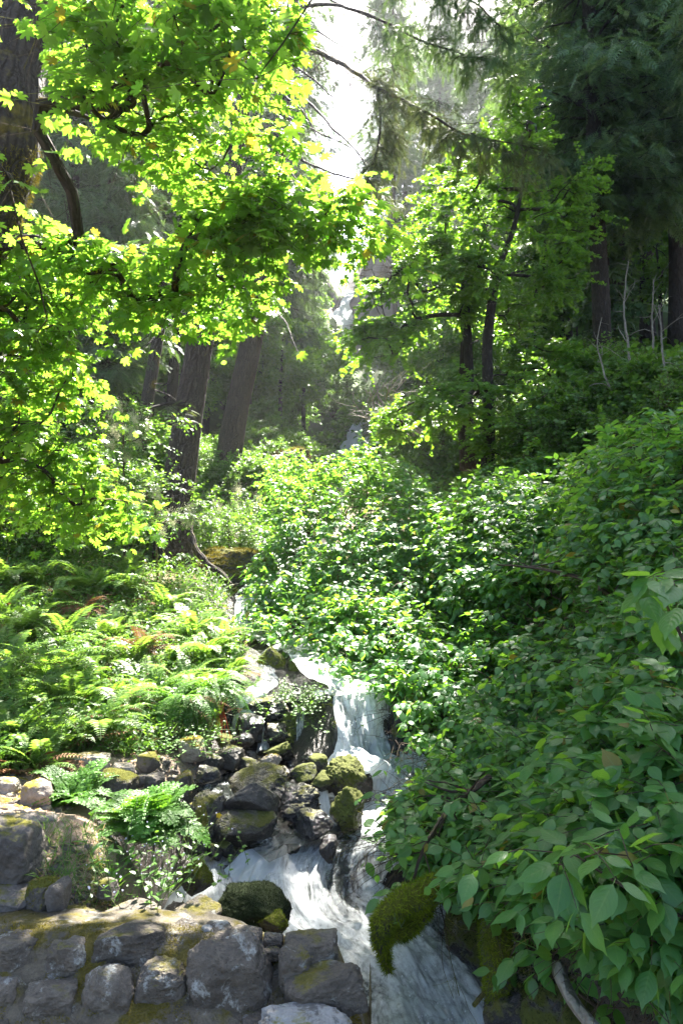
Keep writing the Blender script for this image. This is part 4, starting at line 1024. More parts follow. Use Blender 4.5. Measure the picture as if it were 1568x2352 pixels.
def spray(mb, tw, proto, tips, size, rng, out=None, ntw=5, ln=.35, step=.07, flat=.5, droop=.25, up=1.0, twr=.0022, pair=True, tilt=.35, keep=None, jit=0.0, wid=None):
    """leafy twigs radiating from every tip; returns nothing, leaves go to mb and twigs to tw"""
    tips = np.asarray(tips, float); n = len(tips)
    if n == 0: return
    o = np.zeros((n, 3)) if out is None else np.asarray(out, float)
    T = np.repeat(tips, ntw, 0); O = np.repeat(o, ntw, 0)
    d = rng.normal(size=T.shape); d[:, 2] *= flat; d = norm(norm(d) + O * .8)
    L = ln * rng.uniform(.45, 1.25, len(T))
    T = T + rng.normal(size=T.shape) * jit
    k = max(2, int(ln / step)); t = np.linspace(.15, 1, k)
    def pos(tt): return T[:, None] + d[:, None] * (L[:, None, None] * tt[None, :, None]) - np.array([0, 0, 1.0]) * (droop * L[:, None, None] * tt[None, :, None] ** 2)
    P = pos(t)
    tg = norm(d[:, None] - np.array([0, 0, 2.0 * droop]) * t[None, :, None])
    side = norm(np.cross(tg, [0, 0, 1.0]) + 1e-6)
    sides = (-1, 1) if pair else (0,)
    if tw is not None:
        e = pos(np.array([0, .5, 1.0])); sticks(tw, e[:, 0], e[:, 1], twr * 1.3, twr); sticks(tw, e[:, 1], e[:, 2], twr, twr * .5)
    for s_ in sides:
        if s_ == 0: sd = side * np.where(np.arange(k) % 2, 1, -1)[None, :, None]
        else: sd = side * s_
        dr = norm(tg * .7 + sd * .8 + rng.normal(size=P.shape) * tilt * .8 - np.array([0, 0, droop * .9]))
        nr = norm(np.array([0, 0, up]) + rng.normal(size=P.shape) * tilt + tg * .1)
        Pf, Df, Nf = P.reshape(-1, 3), dr.reshape(-1, 3), nr.reshape(-1, 3)
        Pf = Pf + Df * size * .12
        S = size * rng.uniform(.55, 1.15, len(Pf))
        if keep is not None:
            m = keep(Pf); Pf, Df, Nf, S = Pf[m], Df[m], Nf[m], S[m]
        scatter(mb, proto, Pf, Df, Nf, S, wid)

def emit(paths, mb, ns=6, lump=0.0, rmin=0.0):
    for P, r in paths:
        tube(mb, P, r, max(4, min(ns, int(3 + r[0] * 200))), lump, 3, cap=False)

def broadleaf(name, label, cat, trunk, tr, targets, leaf, proto, size, bark, r_tip=.006, sp={}, parts=('trunk', 'crown'), group=None, rng=None, keep=None, lump=.06, ns=14, lift=.15, origin=None, vs=1.0):
    rng = rng or np.random.default_rng(3)
    ctl = trunk; trunk = catm3(trunk, .25)
    origin = np.array(trunk[0]) if origin is None else np.asarray(origin, float)
    root = thing(name, label, cat, origin, 0, group)
    targets = np.asarray(targets, float)
    paths = skeleton(trunk, tr, targets, r_tip, lift, rng)
    tb = MB(); tube(tb, trunk, along(ctl, tr, len(trunk)), ns, lump, 7, vscale=vs)
    big = [p for p in paths]
    lm = MB(); emit(big, lm, 8, 0)
    cr = MB(); tw = MB()
    ctr = targets.mean(0)
    outd = norm((targets - ctr) * [1, 1, .4])
    spray(cr, tw, proto, targets, size, rng, outd, keep=keep, **sp)
    o = tb.obj(parts[0], M[bark], root); l = lm.obj('branches', M[bark], root); 
    t2 = tw.obj('twigs', M['twig'], root) if tw.n else None
    c = cr.obj(parts[1], M[leaf], root, smooth_=True)
    for q in (o, l, t2, c):
        if q is not None: q.location = tuple(-origin)
    return root

def polytargets(poly, n, dmin, dmax, rng, dfun=None):
    c = inside_sample(poly, n * 6, rng); q = [c[0]]      # spread them evenly
    for _ in range(n - 1):
        k = rng.integers(0, len(c), 7); dd = ((c[k][:, None] - np.array(q)[None]) ** 2).sum(-1).min(1); q.append(c[k[dd.argmax()]])
    q = np.array(q)
    d = rng.uniform(dmin, dmax, n) if dfun is None else dfun(q[:, 0], q[:, 1]) * rng.uniform(dmin, dmax, n)
    return at(q[:, 0], q[:, 1], d)

# ------------------------------------------------------------------ the big leaf maple on the left, hanging into the frame
rg = np.random.default_rng(101)
T = []
def sheet_d(px, py, c=4.3):          # the leaf layers lean back from the light
    el = PITCH + np.arctan((PH / 2 - py) / PF); return np.clip(c / (.56 + .82 * np.tan(el)), 2.7, 6.6)
def add(poly, n, a=.96, b=1.08, c=4.7):
    T.append(polytargets(poly, n, a, b, rg, lambda x, y: sheet_d(x, y, c)))
add([(130, -60), (420, -60), (640, -40), (700, 90), (640, 180), (560, 200), (690, 330), (640, 400), (560, 350), (420, 330), (300, 340), (180, 240), (130, 120)], 58)
add([(130, -60), (420, -60), (640, 40), (560, 200), (300, 340), (180, 240)], 14, .95, 1.02, 4.5)
add([(330, 330), (520, 370), (640, 420), (700, 560), (560, 600), (470, 540), (400, 440)], 22, .96, 1.08, 4.7)
add([(480, 440), (700, 410), (820, 440), (895, 510), (830, 560), (700, 540), (560, 560), (480, 520)], 40)
add([(-60, 540), (180, 550), (300, 580), (560, 600), (640, 680), (600, 740), (400, 690), (260, 690), (150, 720), (-60, 690)], 70, .96, 1.10, 4.7)
add([(150, 520), (420, 560), (480, 590), (300, 610), (140, 565)], 10)
add([(-60, 690), (150, 740), (230, 860), (180, 950), (90, 930), (-60, 830)], 34, .95, 1.1, 4.4)
add([(-60, 880), (140, 985), (300, 1100), (330, 1170), (220, 1220), (100, 1160), (-60, 1110)], 62, .95, 1.12, 3.8)
T = [at(*np.array([(15, 395, 3.7), (30, 425, 3.7), (95, 60, 4.3), (90, 300, 4.4), (735, -30, 3.0), (590, 180, 3.2), (800, 500, 5.2), (870, 530, 5.4), (845, 505, 5.3)]).T)] + T
T = np.concatenate(T)
# unseen crown part, added above the frame to keep the wall and the near water in shade
up = []
while len(up) < 230:
    p = np.array([rg.uniform(-1.5, 5.5), rg.uniform(3.5, 11.5), rg.uniform(4.0, 10.5)])
    x, y = proj(p)
    if y < -60: up.append(p)
up = np.array(up)
CLEAR = [([(95, 225), (240, 240), (350, 196), (362, 232), (250, 280), (95, 268)], .8), ([(0, -80), (112, -80), (104, 330), (62, 480), (0, 520)], .8), ([(110, 350), (300, 375), (400, 440), (430, 540), (250, 525), (110, 500)], .88), ([(440, 780), (500, 770), (480, 900), (440, 1300), (380, 1300), (400, 900)], .9),
         ([(550, 780), (610, 760), (590, 900), (545, 1100), (490, 1100), (520, 900)], .9), ([(700, -80), (1200, -80), (1200, 400), (705, 380), (700, 100)], .96), ([(600, 760), (660, 700), (700, 620), (840, 600), (920, 560), (920, 900), (560, 1100)], .97)]
def keep_maple(p):
    q = p - SUN * ((p[:, 2:3] + 1.0) / SUN[2]); px, py = proj(p)
    k = np.where(py < -40, (~lit(p)) & (q[:, 0] > -1.0) & (q[:, 1] > 1.9), True); r = np.random.default_rng(len(p)).random(len(p))
    for poly, f in CLEAR: k &= ~(inpoly(px, py, poly) & (r < f))
    return k
base_m = np.array([-3.9, 5.0, -.7])
trunkm = [base_m, at(-230, 900, 5.0), at(-100, 640, 5.0), at(-20, 480, 5.0), at(14, 350, 5.0), at(18, 240, 5.0), at(42, 120, 5.05), at(68, 0, 5.1), at(100, -160, 5.3), at(130, -420, 5.6), np.array([-1.2, 6.2, 7.2])]
tv = [np.array([rg.uniform(0, 7), rg.uniform(7, 13), rg.uniform(8.5, 12)]) for _ in range(360)]  # leaf targets of an unseen crown added to shade the near dogwood
tv = np.array([p for p in tv if proj(p)[1] < -90])
broadleaf("maple_tree", "unseen crown beyond the upper right edge, added to shade the near dogwood", "tree", [(7.5, 8, float(gz(7.5, 8))), (7.3, 8.2, 4), (6.5, 9, 8), (5, 9.5, 10)], [.25, .2, .15, .08], tv, 'midmaple', STAR, .2, 'dark_bark', .008,
          dict(ntw=5, ln=.6, step=.1, flat=.3, droop=.12, twr=.003), rng=rg, keep=lambda p: (proj(p)[1] < -30) & ~lit(p, True))
mapl = broadleaf("bigleaf_maple", "mossy trunked maple at the left edge with backlit yellow green leaves", "tree",
                 trunkm, [.34, .26, .22, .20, .235, .26, .22, .205, .20, .15, .08], np.concatenate([T, up]), 'maple', MAPLE, .092, 'moss_bark', .0042,
                 dict(ntw=5, ln=.46, step=.10, flat=.24, droop=.10, twr=.0022, tilt=.42), keep=keep_maple, rng=rg, lump=.16, ns=36, lift=.05)
# its long mossy limb and the moss on the sunny side of the trunk
lb = MB(); Lp = catmull([(*at(x, y, d), 0) for x, y, d in [(90, 243, 5.0), (150, 250, 5.05), (225, 262, 5.15), (250, 240, 5.2), (300, 220, 5.35), (355, 214, 5.5)]], .04)[:, :3]
tube(lb, Lp, np.linspace(.052, .022, len(Lp)) * (1 + .15 * np.sin(np.arange(len(Lp)) * .9)), 12, .12, 3)
Lq = catmull([(*at(x, y, d), 0) for x, y, d in [(235, 258, 5.15), (300, 300, 5.3), (370, 350, 5.5), (400, 400, 5.6), (430, 470, 5.8), (452, 530, 6.0)]], .04)[:, :3]
tube(lb, Lq, np.linspace(.028, .010, len(Lq)), 8, .12, 3)
lo = lb.obj('branch', M['moss_bark'], mapl); lo.location = tuple(-base_m)
def trunk_moss(pts, rad, n, cond, mat, parent, origin, L=.03, seed=5, wid=2.0, hang=.8):
    P = catmull([(*p, 0) for p in pts], .06)[:, :3]; rr = along(pts, rad, len(P))
    mb = MB(); tube(mb, P, rr, 30, .16, 7); V = np.concatenate(mb.v); F4 = np.concatenate(mb.f4); F = np.concatenate([F4[:, [0, 1, 2]], F4[:, [0, 2, 3]]])
    r = np.random.default_rng(seed)
    p, nn = surface_points(V, F, n, r); c = P[np.argmin(((p[:, None] - P[None]) ** 2).sum(-1), axis=1)]; nn = norm(p - c)
    k = cond(p, nn); p, nn = p[k], nn[k]
    m2 = MB(); scatter(m2, BLADE, p, norm(nn + r.normal(size=p.shape) * .6 - [0, 0, hang]), norm(nn + r.normal(size=p.shape)), L * r.uniform(.4, 1.3, len(p)), wid)
    o = m2.obj('moss', M[mat], parent); o.location = tuple(-np.asarray(origin)); return o
trunk_moss(trunkm[:9], [.34, .26, .22, .20, .235, .26, .22, .205, .20], 52000, lambda p, nn: (fbm(p * 3.2, 4, 9) + .35 * nn[:, 0] > .12) & (p[:, 2] < 3.0) & (p[:, 2] > .8), 'moss_gold', mapl, base_m, .036, hang=.6)
trunk_moss(list(Lp[::6]), [.055, .03], 5000, lambda p, nn: fbm(p * 5, 3, 9) + .5 * nn[:, 2] > -.05, 'moss_gold', mapl, base_m, .02, hang=.3)

# ------------------------------------------------------------------ the dogwood thicket on the right
def dog_d(px, py):
    gx = np.array([560, 700, 850, 1050, 1250, 1400, 1568.]); gy = np.array([880, 1050, 1200, 1350, 1500, 1650, 1800, 1950, 2100, 2300.])
    D = np.array([[12, 12, 11, 10, 7.8, 6.0, 5.0], [11.5, 11.2, 10.6, 9.4, 7.4, 5.8, 4.8], [10.2, 9.8, 9.3, 8.2, 6.6, 5.2, 4.2], [9.0, 8.7, 8.2, 7.2, 5.8, 4.6, 3.5], [8.0, 7.6, 7.0, 6.2, 5.0, 4.0, 3.1],
                  [7.0, 6.8, 6.2, 5.5, 4.4, 3.5, 2.8], [6, 5.5, 5.0, 4.6, 3.8, 3.0, 2.5], [5, 4.2, 3.9, 3.6, 3.1, 2.5, 2.2], [4, 3.8, 3.6, 3.3, 2.9, 2.6, 2.3], [3.5, 3.4, 3.3, 3.1, 2.7, 2.5, 2.4]])
    ix = np.clip(np.interp(px, gx, np.arange(len(gx))), 0, len(gx) - 1.001); iy = np.clip(np.interp(py, gy, np.arange(len(gy))), 0, len(gy) - 1.001)
    a, b = ix.astype(int), iy.astype(int); fx, fy = ix - a, iy - b
    return D[b, a] * (1 - fx) * (1 - fy) + D[b, a + 1] * fx * (1 - fy) + D[b + 1, a] * (1 - fx) * fy + D[b + 1, a + 1] * fx * fy
DOG = [
 ("leafy dogwood shrub glowing in the sun in the middle of the picture, behind the stream", [(620, 1075), (690, 1055), (720, 1085), (760, 1060), (830, 1030), (900, 1050), (960, 1095), (1000, 1150), (1060, 1230), (1000, 1340), (860, 1400), (700, 1400), (600, 1380), (590, 1300), (640, 1230), (610, 1150)], 230, (1.0, 1.16), at(850, 1420, 9.6), .085),
 ("half lit dogwood shrub between the sunny thicket and the dark maple trunks", [(960, 1100), (1010, 1150), (1090, 1130), (1150, 1110), (1230, 1140), (1260, 1220), (1200, 1330), (1060, 1360), (1010, 1260)], 130, (1.0, 1.14), at(1130, 1350, 8.0), .09),
 ("shaded dogwood shrub climbing the slope at the right edge below the fir trunks", [(1240, 1130), (1300, 1090), (1380, 1030), (1420, 975), (1480, 1000), (1568, 975), (1840, 990), (1840, 1300), (1500, 1330), (1300, 1260)], 160, (1.0, 1.2), at(1560, 1330, 5.6), .105),
 ("broad shaded dogwood shrub filling the middle of the right side", [(900, 1380), (1060, 1330), (1240, 1260), (1400, 1290), (1600, 1330), (1840, 1520), (1500, 1640), (1250, 1640), (1050, 1600), (960, 1500)], 225, (1.0, 1.22), at(1400, 1600, 5.2), .10),
 ("dogwood shrub dipping its lowest leaves over the upper steps of the stream", [(600, 1400), (700, 1390), (900, 1380), (990, 1480), (1040, 1590), (960, 1590), (900, 1560), (820, 1520), (740, 1500), (650, 1480), (600, 1440)], 105, (.96, 1.12), at(1010, 1560, 7.4), .09),
 ("dogwood shrub beside the small waterfall, dark green and drooping", [(800, 1530), (900, 1560), (1050, 1590), (1250, 1630), (1260, 1760), (1100, 1790), (960, 1740), (900, 1700), (925, 1650), (860, 1600), (770, 1575)], 125, (.97, 1.18), at(1180, 1760, 5.6), .095),
 ("leaning dogwood shrub whose leaf tips hang over the white rapid", [(880, 1810), (960, 1790), (1100, 1780), (1260, 1760), (1300, 1880), (1200, 1960), (1130, 2060), (1040, 2030), (960, 2010), (900, 1960), (870, 1890)], 100, (.97, 1.2), at(1270, 1990, 4.0), .105),
 ("near dogwood shrub with large ribbed leaves along the right edge", [(1260, 1640), (1500, 1630), (1840, 1540), (1840, 2080), (1500, 2080), (1380, 2040), (1280, 1900)], 185, (.95, 1.2), at(1600, 2100, 2.9), .115),
 ("low dogwood sprout with fresh leaves over the fallen log", [(1180, 2040), (1300, 2020), (1420, 2120), (1568, 2140), (1760, 2260), (1568, 2330), (1460, 2260), (1380, 2200), (1300, 2150), (1200, 2120)], 42, (.92, 1.02), at(1560, 2350, 2.6), .10),
]
STREAM_VIEW = [(600, 1440), (650, 1500), (760, 1575), (905, 1612), (925, 1690), (1000, 1745), (950, 1790), (895, 1850), (880, 1890), (930, 1990), (970, 2030), (1010, 2055), (1060, 2095), (1165, 2100), (1290, 2150), (1420, 2240), (1568, 2340), (1568, 2420), (780, 2420), (480, 2050), (500, 1800), (560, 1500)]
def keep_dog(p):
    px, py = proj(p); return ~inpoly(px, py, STREAM_VIEW) | (np.random.default_rng(len(p)).random(len(p)) < .05)
for i, (lab, poly, n, (da, db), base, sz) in enumerate(DOG):
    rr = np.random.default_rng(300 + i)
    n = int(n * 1.25); tg = polytargets(poly, n, da, db, rr, dog_d)
    # a second, deeper layer fills the thicket
    tg2 = polytargets(poly, n // 2, db, db * 1.12, rr, dog_d)
    if i in (0, 1, 2, 3, 5, 7): tg = np.concatenate([tg, tg2])
    base = base.copy(); gzb = float(gz(base[0], base[1] + .6)); base = np.array([base[0], base[1] + .6, gzb - .05])
    tg[:, 2] = np.maximum(tg[:, 2], gz(tg[:, 0], tg[:, 1]) + .15)
    d = float(np.median(dog_d(np.array([p[0] for p in poly]), np.array([p[1] for p in poly]))))
    ctr = tg.mean(0)
    tr = [base, base * .6 + ctr * .4 - [0, 0, .15], base * .3 + ctr * .7]
    broadleaf("dogwood_shrub", lab, "shrub", tr, [.03, .022, .012], tg, 'dogwood', OVATE if d < 6 else OVAL_LOW, sz * (1.0 if d > 7 else .84), 'twig', .0028,
              dict(ntw=7, ln=.32 if d > 5 else .27, step=.062, flat=.55, droop=.22, twr=.0018, tilt=.40, jit=.06, up=1.0), parts=('stem', 'foliage'), rng=rr, lift=.1, ns=8, lump=.05, keep=keep_dog)
# two close sprays of big ribbed leaves
for lab, cl, base, sz in [("close spray of very large ribbed dogwood leaves in the lower right", [(1290, 1985, 2.05), (1370, 1960, 1.9), (1300, 1950, 2.1), (1440, 1965, 2.0), (1190, 1950, 2.3), (1500, 1940, 2.1)], (1640, 2140, 2.1), .112),
                          ("drooping spray of large dogwood leaves at the right edge halfway up", [(1500, 1325, 2.3), (1545, 1335, 2.2), (1460, 1345, 2.4), (1535, 1310, 2.4)], (1620, 1560, 2.3), .135),
                          ("small four leaved dogwood sprig beside the pale dead branch", [(1245, 2185, 2.6), (1268, 2200, 2.55), (1310, 2240, 2.5)], (1400, 2330, 2.5), .10)]:
    rr = np.random.default_rng(int(sz * 1000)); tg = at(*np.array(cl).T)
    b = at(*base)
    broadleaf("dogwood_branch", lab, "branch", [b, (b + tg.mean(0)) / 2 + [0, 0, -.03], tg.mean(0) - [0, 0, .03]], [.009, .006, .004], tg, 'dogwood', OVATE, sz, 'twig', .002,
              dict(ntw=2, ln=.12, step=.05, flat=.4, droop=.3, twr=.0018, tilt=.35), parts=('stem', 'foliage'), rng=rr, ns=8, lump=0)

# ------------------------------------------------------------------ mid distance maples right of centre
def crown(c, r, n, rng, shell=.55):
    v = norm(rng.normal(size=(n, 3))) * (rng.uniform(shell, 1, (n, 1)) ** .6)
    p = v * r + c
    k = fbm(p * .9, 3, 71) > -.12
    return p[k]
def pc(px, py, d): return at(px, py, d)
rm = np.random.default_rng(500)
GATES = [(768, 816, 590, 756), (798, 850, 935, 1005), (822, 905, 470, 640), (705, 745, 980, 1060)]
def keep_view(p):
    px, py = proj(p); k = np.ones(len(p), bool)
    for a, b, c, d in GATES: k &= ~((px > a) & (px < b) & (py > c) & (py < d))
    return k
MAPSP = dict(ntw=7, ln=.62, step=.062, flat=.28, droop=.14, twr=.003, tilt=.38, pair=True)
def crown_px(blobs, rng, n_per):
    T = []
    for (px, py, d, rx, rz_) in blobs:
        r = np.array([rx / PF * d, min(rx / PF * d, 2.6), rz_ / PF * d]); T.append(crown(pc(px, py, d), r, n_per, rng))
    return np.concatenate(T)
tc = crown_px([(1130, 400, 15.5, 130, 90), (1240, 420, 15.5, 110, 90), (1060, 470, 15, 90, 90), (1180, 560, 15.5, 150, 80), (1320, 460, 16, 75, 80), (1090, 620, 14.6, 70, 40), (1280, 620, 15.5, 80, 55), (1180, 300, 16.5, 70, 60)], rm, 20)
broadleaf("maple_tree", "single dark trunked maple with a wide fan of limbs right of centre", "tree", [pc(1117, 1110, 15), pc(1122, 960, 15), pc(1118, 800, 15.1), pc(1134, 660, 15.2), pc(1150, 600, 15.3), pc(1180, 520, 15.4), pc(1200, 420, 15.5)],
          [.16, .13, .115, .10, .08, .06, .03], tc, 'midmaple', STAR, .095, 'dark_bark', .010, MAPSP, rng=rm, keep=keep_view, lump=.08)
td = crown_px([(900, 700, 15.5, 90, 70), (960, 620, 16, 90, 60), (870, 780, 15.5, 60, 50), (1010, 700, 16, 90, 50), (930, 600, 16.5, 60, 50), (1040, 580, 16.5, 70, 50), (880, 640, 16.5, 50, 40)], rm, 18)
broadleaf("maple_tree", "slender maple arching its long bare limbs to the left above the far falls", "tree", [pc(1080, 1080, 16), pc(1078, 900, 16), pc(1070, 700, 16.1), pc(1072, 650, 16.2), pc(1060, 600, 16.3)],
          [.14, .11, .10, .07, .04], td, 'midmaple', STAR, .095, 'dark_bark', .009, MAPSP, rng=rm, keep=keep_view)
te = crown_px([(1120, 900, 14.5, 120, 35), (1010, 930, 14.5, 90, 40), (1230, 840, 15, 80, 40), (900, 960, 17, 50, 35), (1170, 740, 15.6, 90, 40)], rm, 18)
broadleaf("maple_tree", "thin maple trunk close behind the single dark trunked one, carrying low dark leaf layers", "tree", [pc(1066, 1080, 16.4), pc(1062, 900, 16.4), pc(1066, 760, 16.4), pc(1062, 620, 16.5)],
          [.12, .10, .09, .05], te, 'midmaple', STAR, .095, 'dark_bark', .009, MAPSP, rng=rm, keep=keep_view)
tf = crown_px([(1400, 1010, 12, 100, 40), (1270, 980, 13, 110, 50), (1160, 1000, 14, 60, 60), (1330, 900, 15, 70, 30), (1250, 1060, 12, 70, 30)], rm, 14)
broadleaf("vine_maple", "low spreading vine maple in deep shade behind the thicket", "tree", [pc(1290, 1120, 14), pc(1280, 1050, 14), pc(1270, 990, 14)], [.05, .04, .03], tf, 'midmaple', STAR, .085, 'dark_bark', .006, MAPSP, rng=rm, keep=keep_view)

# ------------------------------------------------------------------ conifers
def conifer_mesh(H, Rr, h0, nb, rng, r0=.28, proto=NEEDLE_FAR, nsz=.42, k2=11, k3=3, droop=.42, lean=(0, 0), wide=1.0, ragged=.35, at_=None):
    def put(mb, pr, q, d, n, s):
        if at_ is not None:
            c, s_ = math.cos(at_[1]), math.sin(at_[1]); w = np.stack([q[:, 0] * c - q[:, 1] * s_, q[:, 0] * s_ + q[:, 1] * c, q[:, 2]], -1) + at_[0]; m = ~lit(w, True); q, d, n, s = q[m], d[m], n[m], s[m]
        scatter(mb, pr, q, d, n, s)
    wood, fol, tr = MB(), MB(), MB()
    hh = np.linspace(0, H, 26); tp = np.stack([lean[0] * hh + .05 * np.sin(hh * .7), lean[1] * hh + .05 * np.cos(hh * .5), hh], -1)
    rad = r0 * (1 - hh / H) ** .75 + .015; rad[0] *= 1.25; rad[1] *= 1.08
    tube(tr, tp, rad, 18, .06, int(H * 10), lf=2)
    h = h0 + (H - h0) * np.sort(rng.random(nb) ** 1.1) * .985
    f = 1 - (h - h0) / (H - h0)
    L = Rr * (f ** .62) * np.minimum(1, .45 + (1 - f) * 3.5) * rng.uniform(1 - ragged, 1.1, nb) + .25
    az = rng.uniform(0, 2 * np.pi, nb); rd = np.stack([np.cos(az), np.sin(az), az * 0], -1); sd = np.stack([-np.sin(az), np.cos(az), az * 0], -1)
    base = np.stack([np.interp(h, hh, tp[:, 0]), np.interp(h, hh, tp[:, 1]), h], -1)
    a = rng.uniform(.0, .25, nb) - .1; dr = droop * rng.uniform(.7, 1.3, nb); cv = rng.normal(size=nb) * .12
    def bp(t): # nb,k -> points
        return base[:, None] + rd[:, None] * (L[:, None] * t)[..., None] + sd[:, None] * (cv[:, None] * L[:, None] * t * t)[..., None] + np.array([0, 0, 1.0]) * (L[:, None] * (a[:, None] * t - dr[:, None] * t * t + .18 * t ** 4))[..., None]
    tt = np.linspace(0, 1, 6)[None].repeat(nb, 0); B = bp(tt)
    for k in range(5): sticks(wood, B[:, k], B[:, k + 1], np.maximum(.012 * L * (1 - k / 5.2), .006), np.maximum(.012 * L * (1 - (k + 1) / 5.2), .004))
    t2 = np.linspace(.12, 1, k2)[None].repeat(nb, 0) + rng.normal(size=(nb, k2)) * .02; P2 = bp(t2)
    for s_ in (-1, 1):
        d2 = norm(sd[:, None] * s_ * .85 + rd[:, None] * .55 + rng.normal(size=P2.shape) * .22 - np.array([0, 0, .25]))
        l2 = (L[:, None] * .34 * (1.05 - .75 * t2) + .18) * rng.uniform(.6, 1.2, t2.shape) * wide
        for j in range(k3):
            u = (j + .25) / k3
            q = P2 + d2 * (l2 * u)[..., None] - np.array([0, 0, 1.0]) * (l2 * .38 * u * u)[..., None]
            dd = norm(d2 + rng.normal(size=d2.shape) * .38 - np.array([0, 0, .25 + .5 * u]))
            put(fol, proto, q.reshape(-1, 3), dd.reshape(-1, 3), norm(rng.normal(size=dd.shape) * .55 + [0, 0, 1]).reshape(-1, 3), (nsz * rng.uniform(.6, 1.15, t2.shape) * np.clip(l2 / .5, .5, 1.1)).ravel())
        e = P2 + d2 * l2[..., None] * .8 - np.array([0, 0, 1.0]) * (l2 * .25)[..., None]
        sticks(wood, P2.reshape(-1, 3), e.reshape(-1, 3), .006, .003)
    return tr, wood, fol
def make_conifer(name, label, loc, args, leaf='needle', bark='dark_bark', rz=0, group=None, cat="tree"):
    tr, wd, fo = conifer_mesh(**args, at_=(np.asarray(loc), rz))
    r = thing(name, label, cat, loc, rz, group)
    tr.obj('trunk', M[bark], r); wd.obj('branches', M[bark], r); fo.obj('crown', M[leaf], r)
    return r
rc = np.random.default_rng(900)
def gp(px, py, d, sink=.2):          # stand something on the ground below the given picture position
    p = at(px, py, d); return np.array([p[0], p[1], float(gz(p[0], p[1])) - sink])
kA = make_conifer("fir_tree", "tall dark fir with the nearest of the trunks on the right slope", gp(1385, 905, 20), dict(H=27, Rr=5.0, h0=6.2, nb=190, rng=rc, r0=.27, nsz=.44, k2=12, k3=4, lean=(-.02, 0)), rz=.3)
kB = make_conifer("fir_tree", "dark fir standing between the two other trunks on the right slope", gp(1422, 880, 24), dict(H=25, Rr=4.2, h0=6.5, nb=150, rng=rc, r0=.24, nsz=.5, k3=4, lean=(-.01, 0)), rz=1.3)
kC = make_conifer("fir_tree", "dark fir on the highest ground at the right edge", gp(1490, 800, 26), dict(H=26, Rr=4.6, h0=6.5, nb=150, rng=rc, r0=.26, nsz=.5, k3=4), rz=2.1)
chA, chB, chC = kids(kA), kids(kB), kids(kC)
make_conifer("fir_tree", "dark fir overhanging from beyond the right edge of the picture", gp(1640, 900, 19), dict(H=26, Rr=4.4, h0=5.0, nb=130, rng=rc, r0=.24, nsz=.5, k3=4), rz=2.5)
dup(kC, chC, gp(1560, 860, 22), .7, (1.05, 1.05, 1.1), label="broad dark fir in front of the highest one at the right edge")
dup(kA, chA, gp(1300, 800, 36), 4.0, (1.0, 1.0, .85), label="misty fir behind the nearest right slope trunk, its tip against the sky")
dup(kC, chC, gp(1240, 800, 44), 4.0, .9, label="pale misty fir just left of the dark fir group")
dup(kB, chB, gp(1400, 800, 40), 1.0, 1.1, label="misty fir filling the gap between the dark firs")
for px, d, pr, s_, lb in [(930, 62, 2, .95, "pale blue fir on the ridge above the arching maple"), (1010, 70, 1, .95, "pale blue fir on the skyline behind the single dark trunked maple"), (1100, 58, 0, .85, "hazy fir above the top of the single dark trunked maple"), (1180, 52, 2, .9, "hazy fir between the maple top and the dark firs"),
                          (1060, 84, 0, .9, "faintest fir on the skyline right of the notch"), (700, 60, 1, .85, "hazy fir on the ridge right of the second leaning trunk"), (640, 33, 1, .8, "tall thin fir rising straight behind the second leaning trunk"), (640, 48, 0, .8, "green hazy fir behind the second leaning trunk")]:
    k, ch = [(kA, chA), (kB, chB), (kC, chC)][pr]
    dup(k, ch, gp(px, 500, d), px * .7, s_, label=lb)
make_conifer("fir_tree", "tall fir with a high ragged crown behind the long crossing boughs", gp(672, 700, 36), dict(H=36, Rr=3.8, h0=12.5, nb=120, rng=rc, r0=.16, nsz=.5, k3=3, ragged=.6), rz=.3)
make_conifer("fir_tree", "hazy high crowned fir in the bright sky left of the arching maple", gp(905, 700, 50), dict(H=36, Rr=4.2, h0=15, nb=110, rng=rc, r0=.2, nsz=.6, k3=3, ragged=.6), rz=1.3)
# dark firs behind the big leaf maple
for px, d, pr, s_, lb in [(150, 19, 0, .75, "dark fir seen behind the mossy maple trunk"), (300, 23, 1, .9, "dark fir behind the gap in the yellow leaves"), (430, 28, 2, .95, "fir behind the thickest leaning trunk"),
                          (20, 22, 2, .9, "fir at the left edge behind the maple leaves"), (570, 34, 0, .8, "hazy fir between the two leaning trunks"), (230, 33, 2, .9, "tall fir far behind the gap in the yellow leaves"),
                          (240, 17, 1, .42, "young fir in the dark hollow under the maple")]:
    k, ch = [(kA, chA), (kB, chB), (kC, chC)][pr]
    dup(k, ch, gp(px, 1000, d), px * .7, s_, label=lb)

# the two big leaning trunks with high crowns, and the slimmer ones behind
def fir_trunk(name, label, pts, rad, bark='fir_bark', ns=40, lump=.07, boughs=(), vs=1.0, stubs=8, seed=1):
    P = catm3(pts, .15); o0 = np.array(P[0]); r = along(pts, rad, len(P))
    root = thing(name, label, "tree", o0)
    mb = MB(); tube(mb, P, r, ns, lump, seed, lf=4, vscale=vs); o = mb.obj('trunk', M[bark], root); o.location = tuple(-o0)
    rr = np.random.default_rng(seed); sb = MB()
    for _ in range(stubs):
        i = rr.integers(len(P) // 4, len(P) - 1); a = rr.uniform(0, 6.28); d = np.array([math.cos(a), math.sin(a), rr.uniform(-.5, .1)]); l = rr.uniform(.3, 1.3)
        Q = [P[i] + d * r[i] * .8]
        for k in range(5): d = norm(d + rr.normal(size=3) * .16 - [0, 0, .08]); Q.append(Q[-1] + d * l / 5)
        tube(sb, np.array(Q), np.linspace(.018, .004, 6), 5, 0)
    if sb.n: q = sb.obj('branches', M['dark_bark'], root); q.location = tuple(-o0)
    for b in boughs: bough(root, o0, **b)
    return root
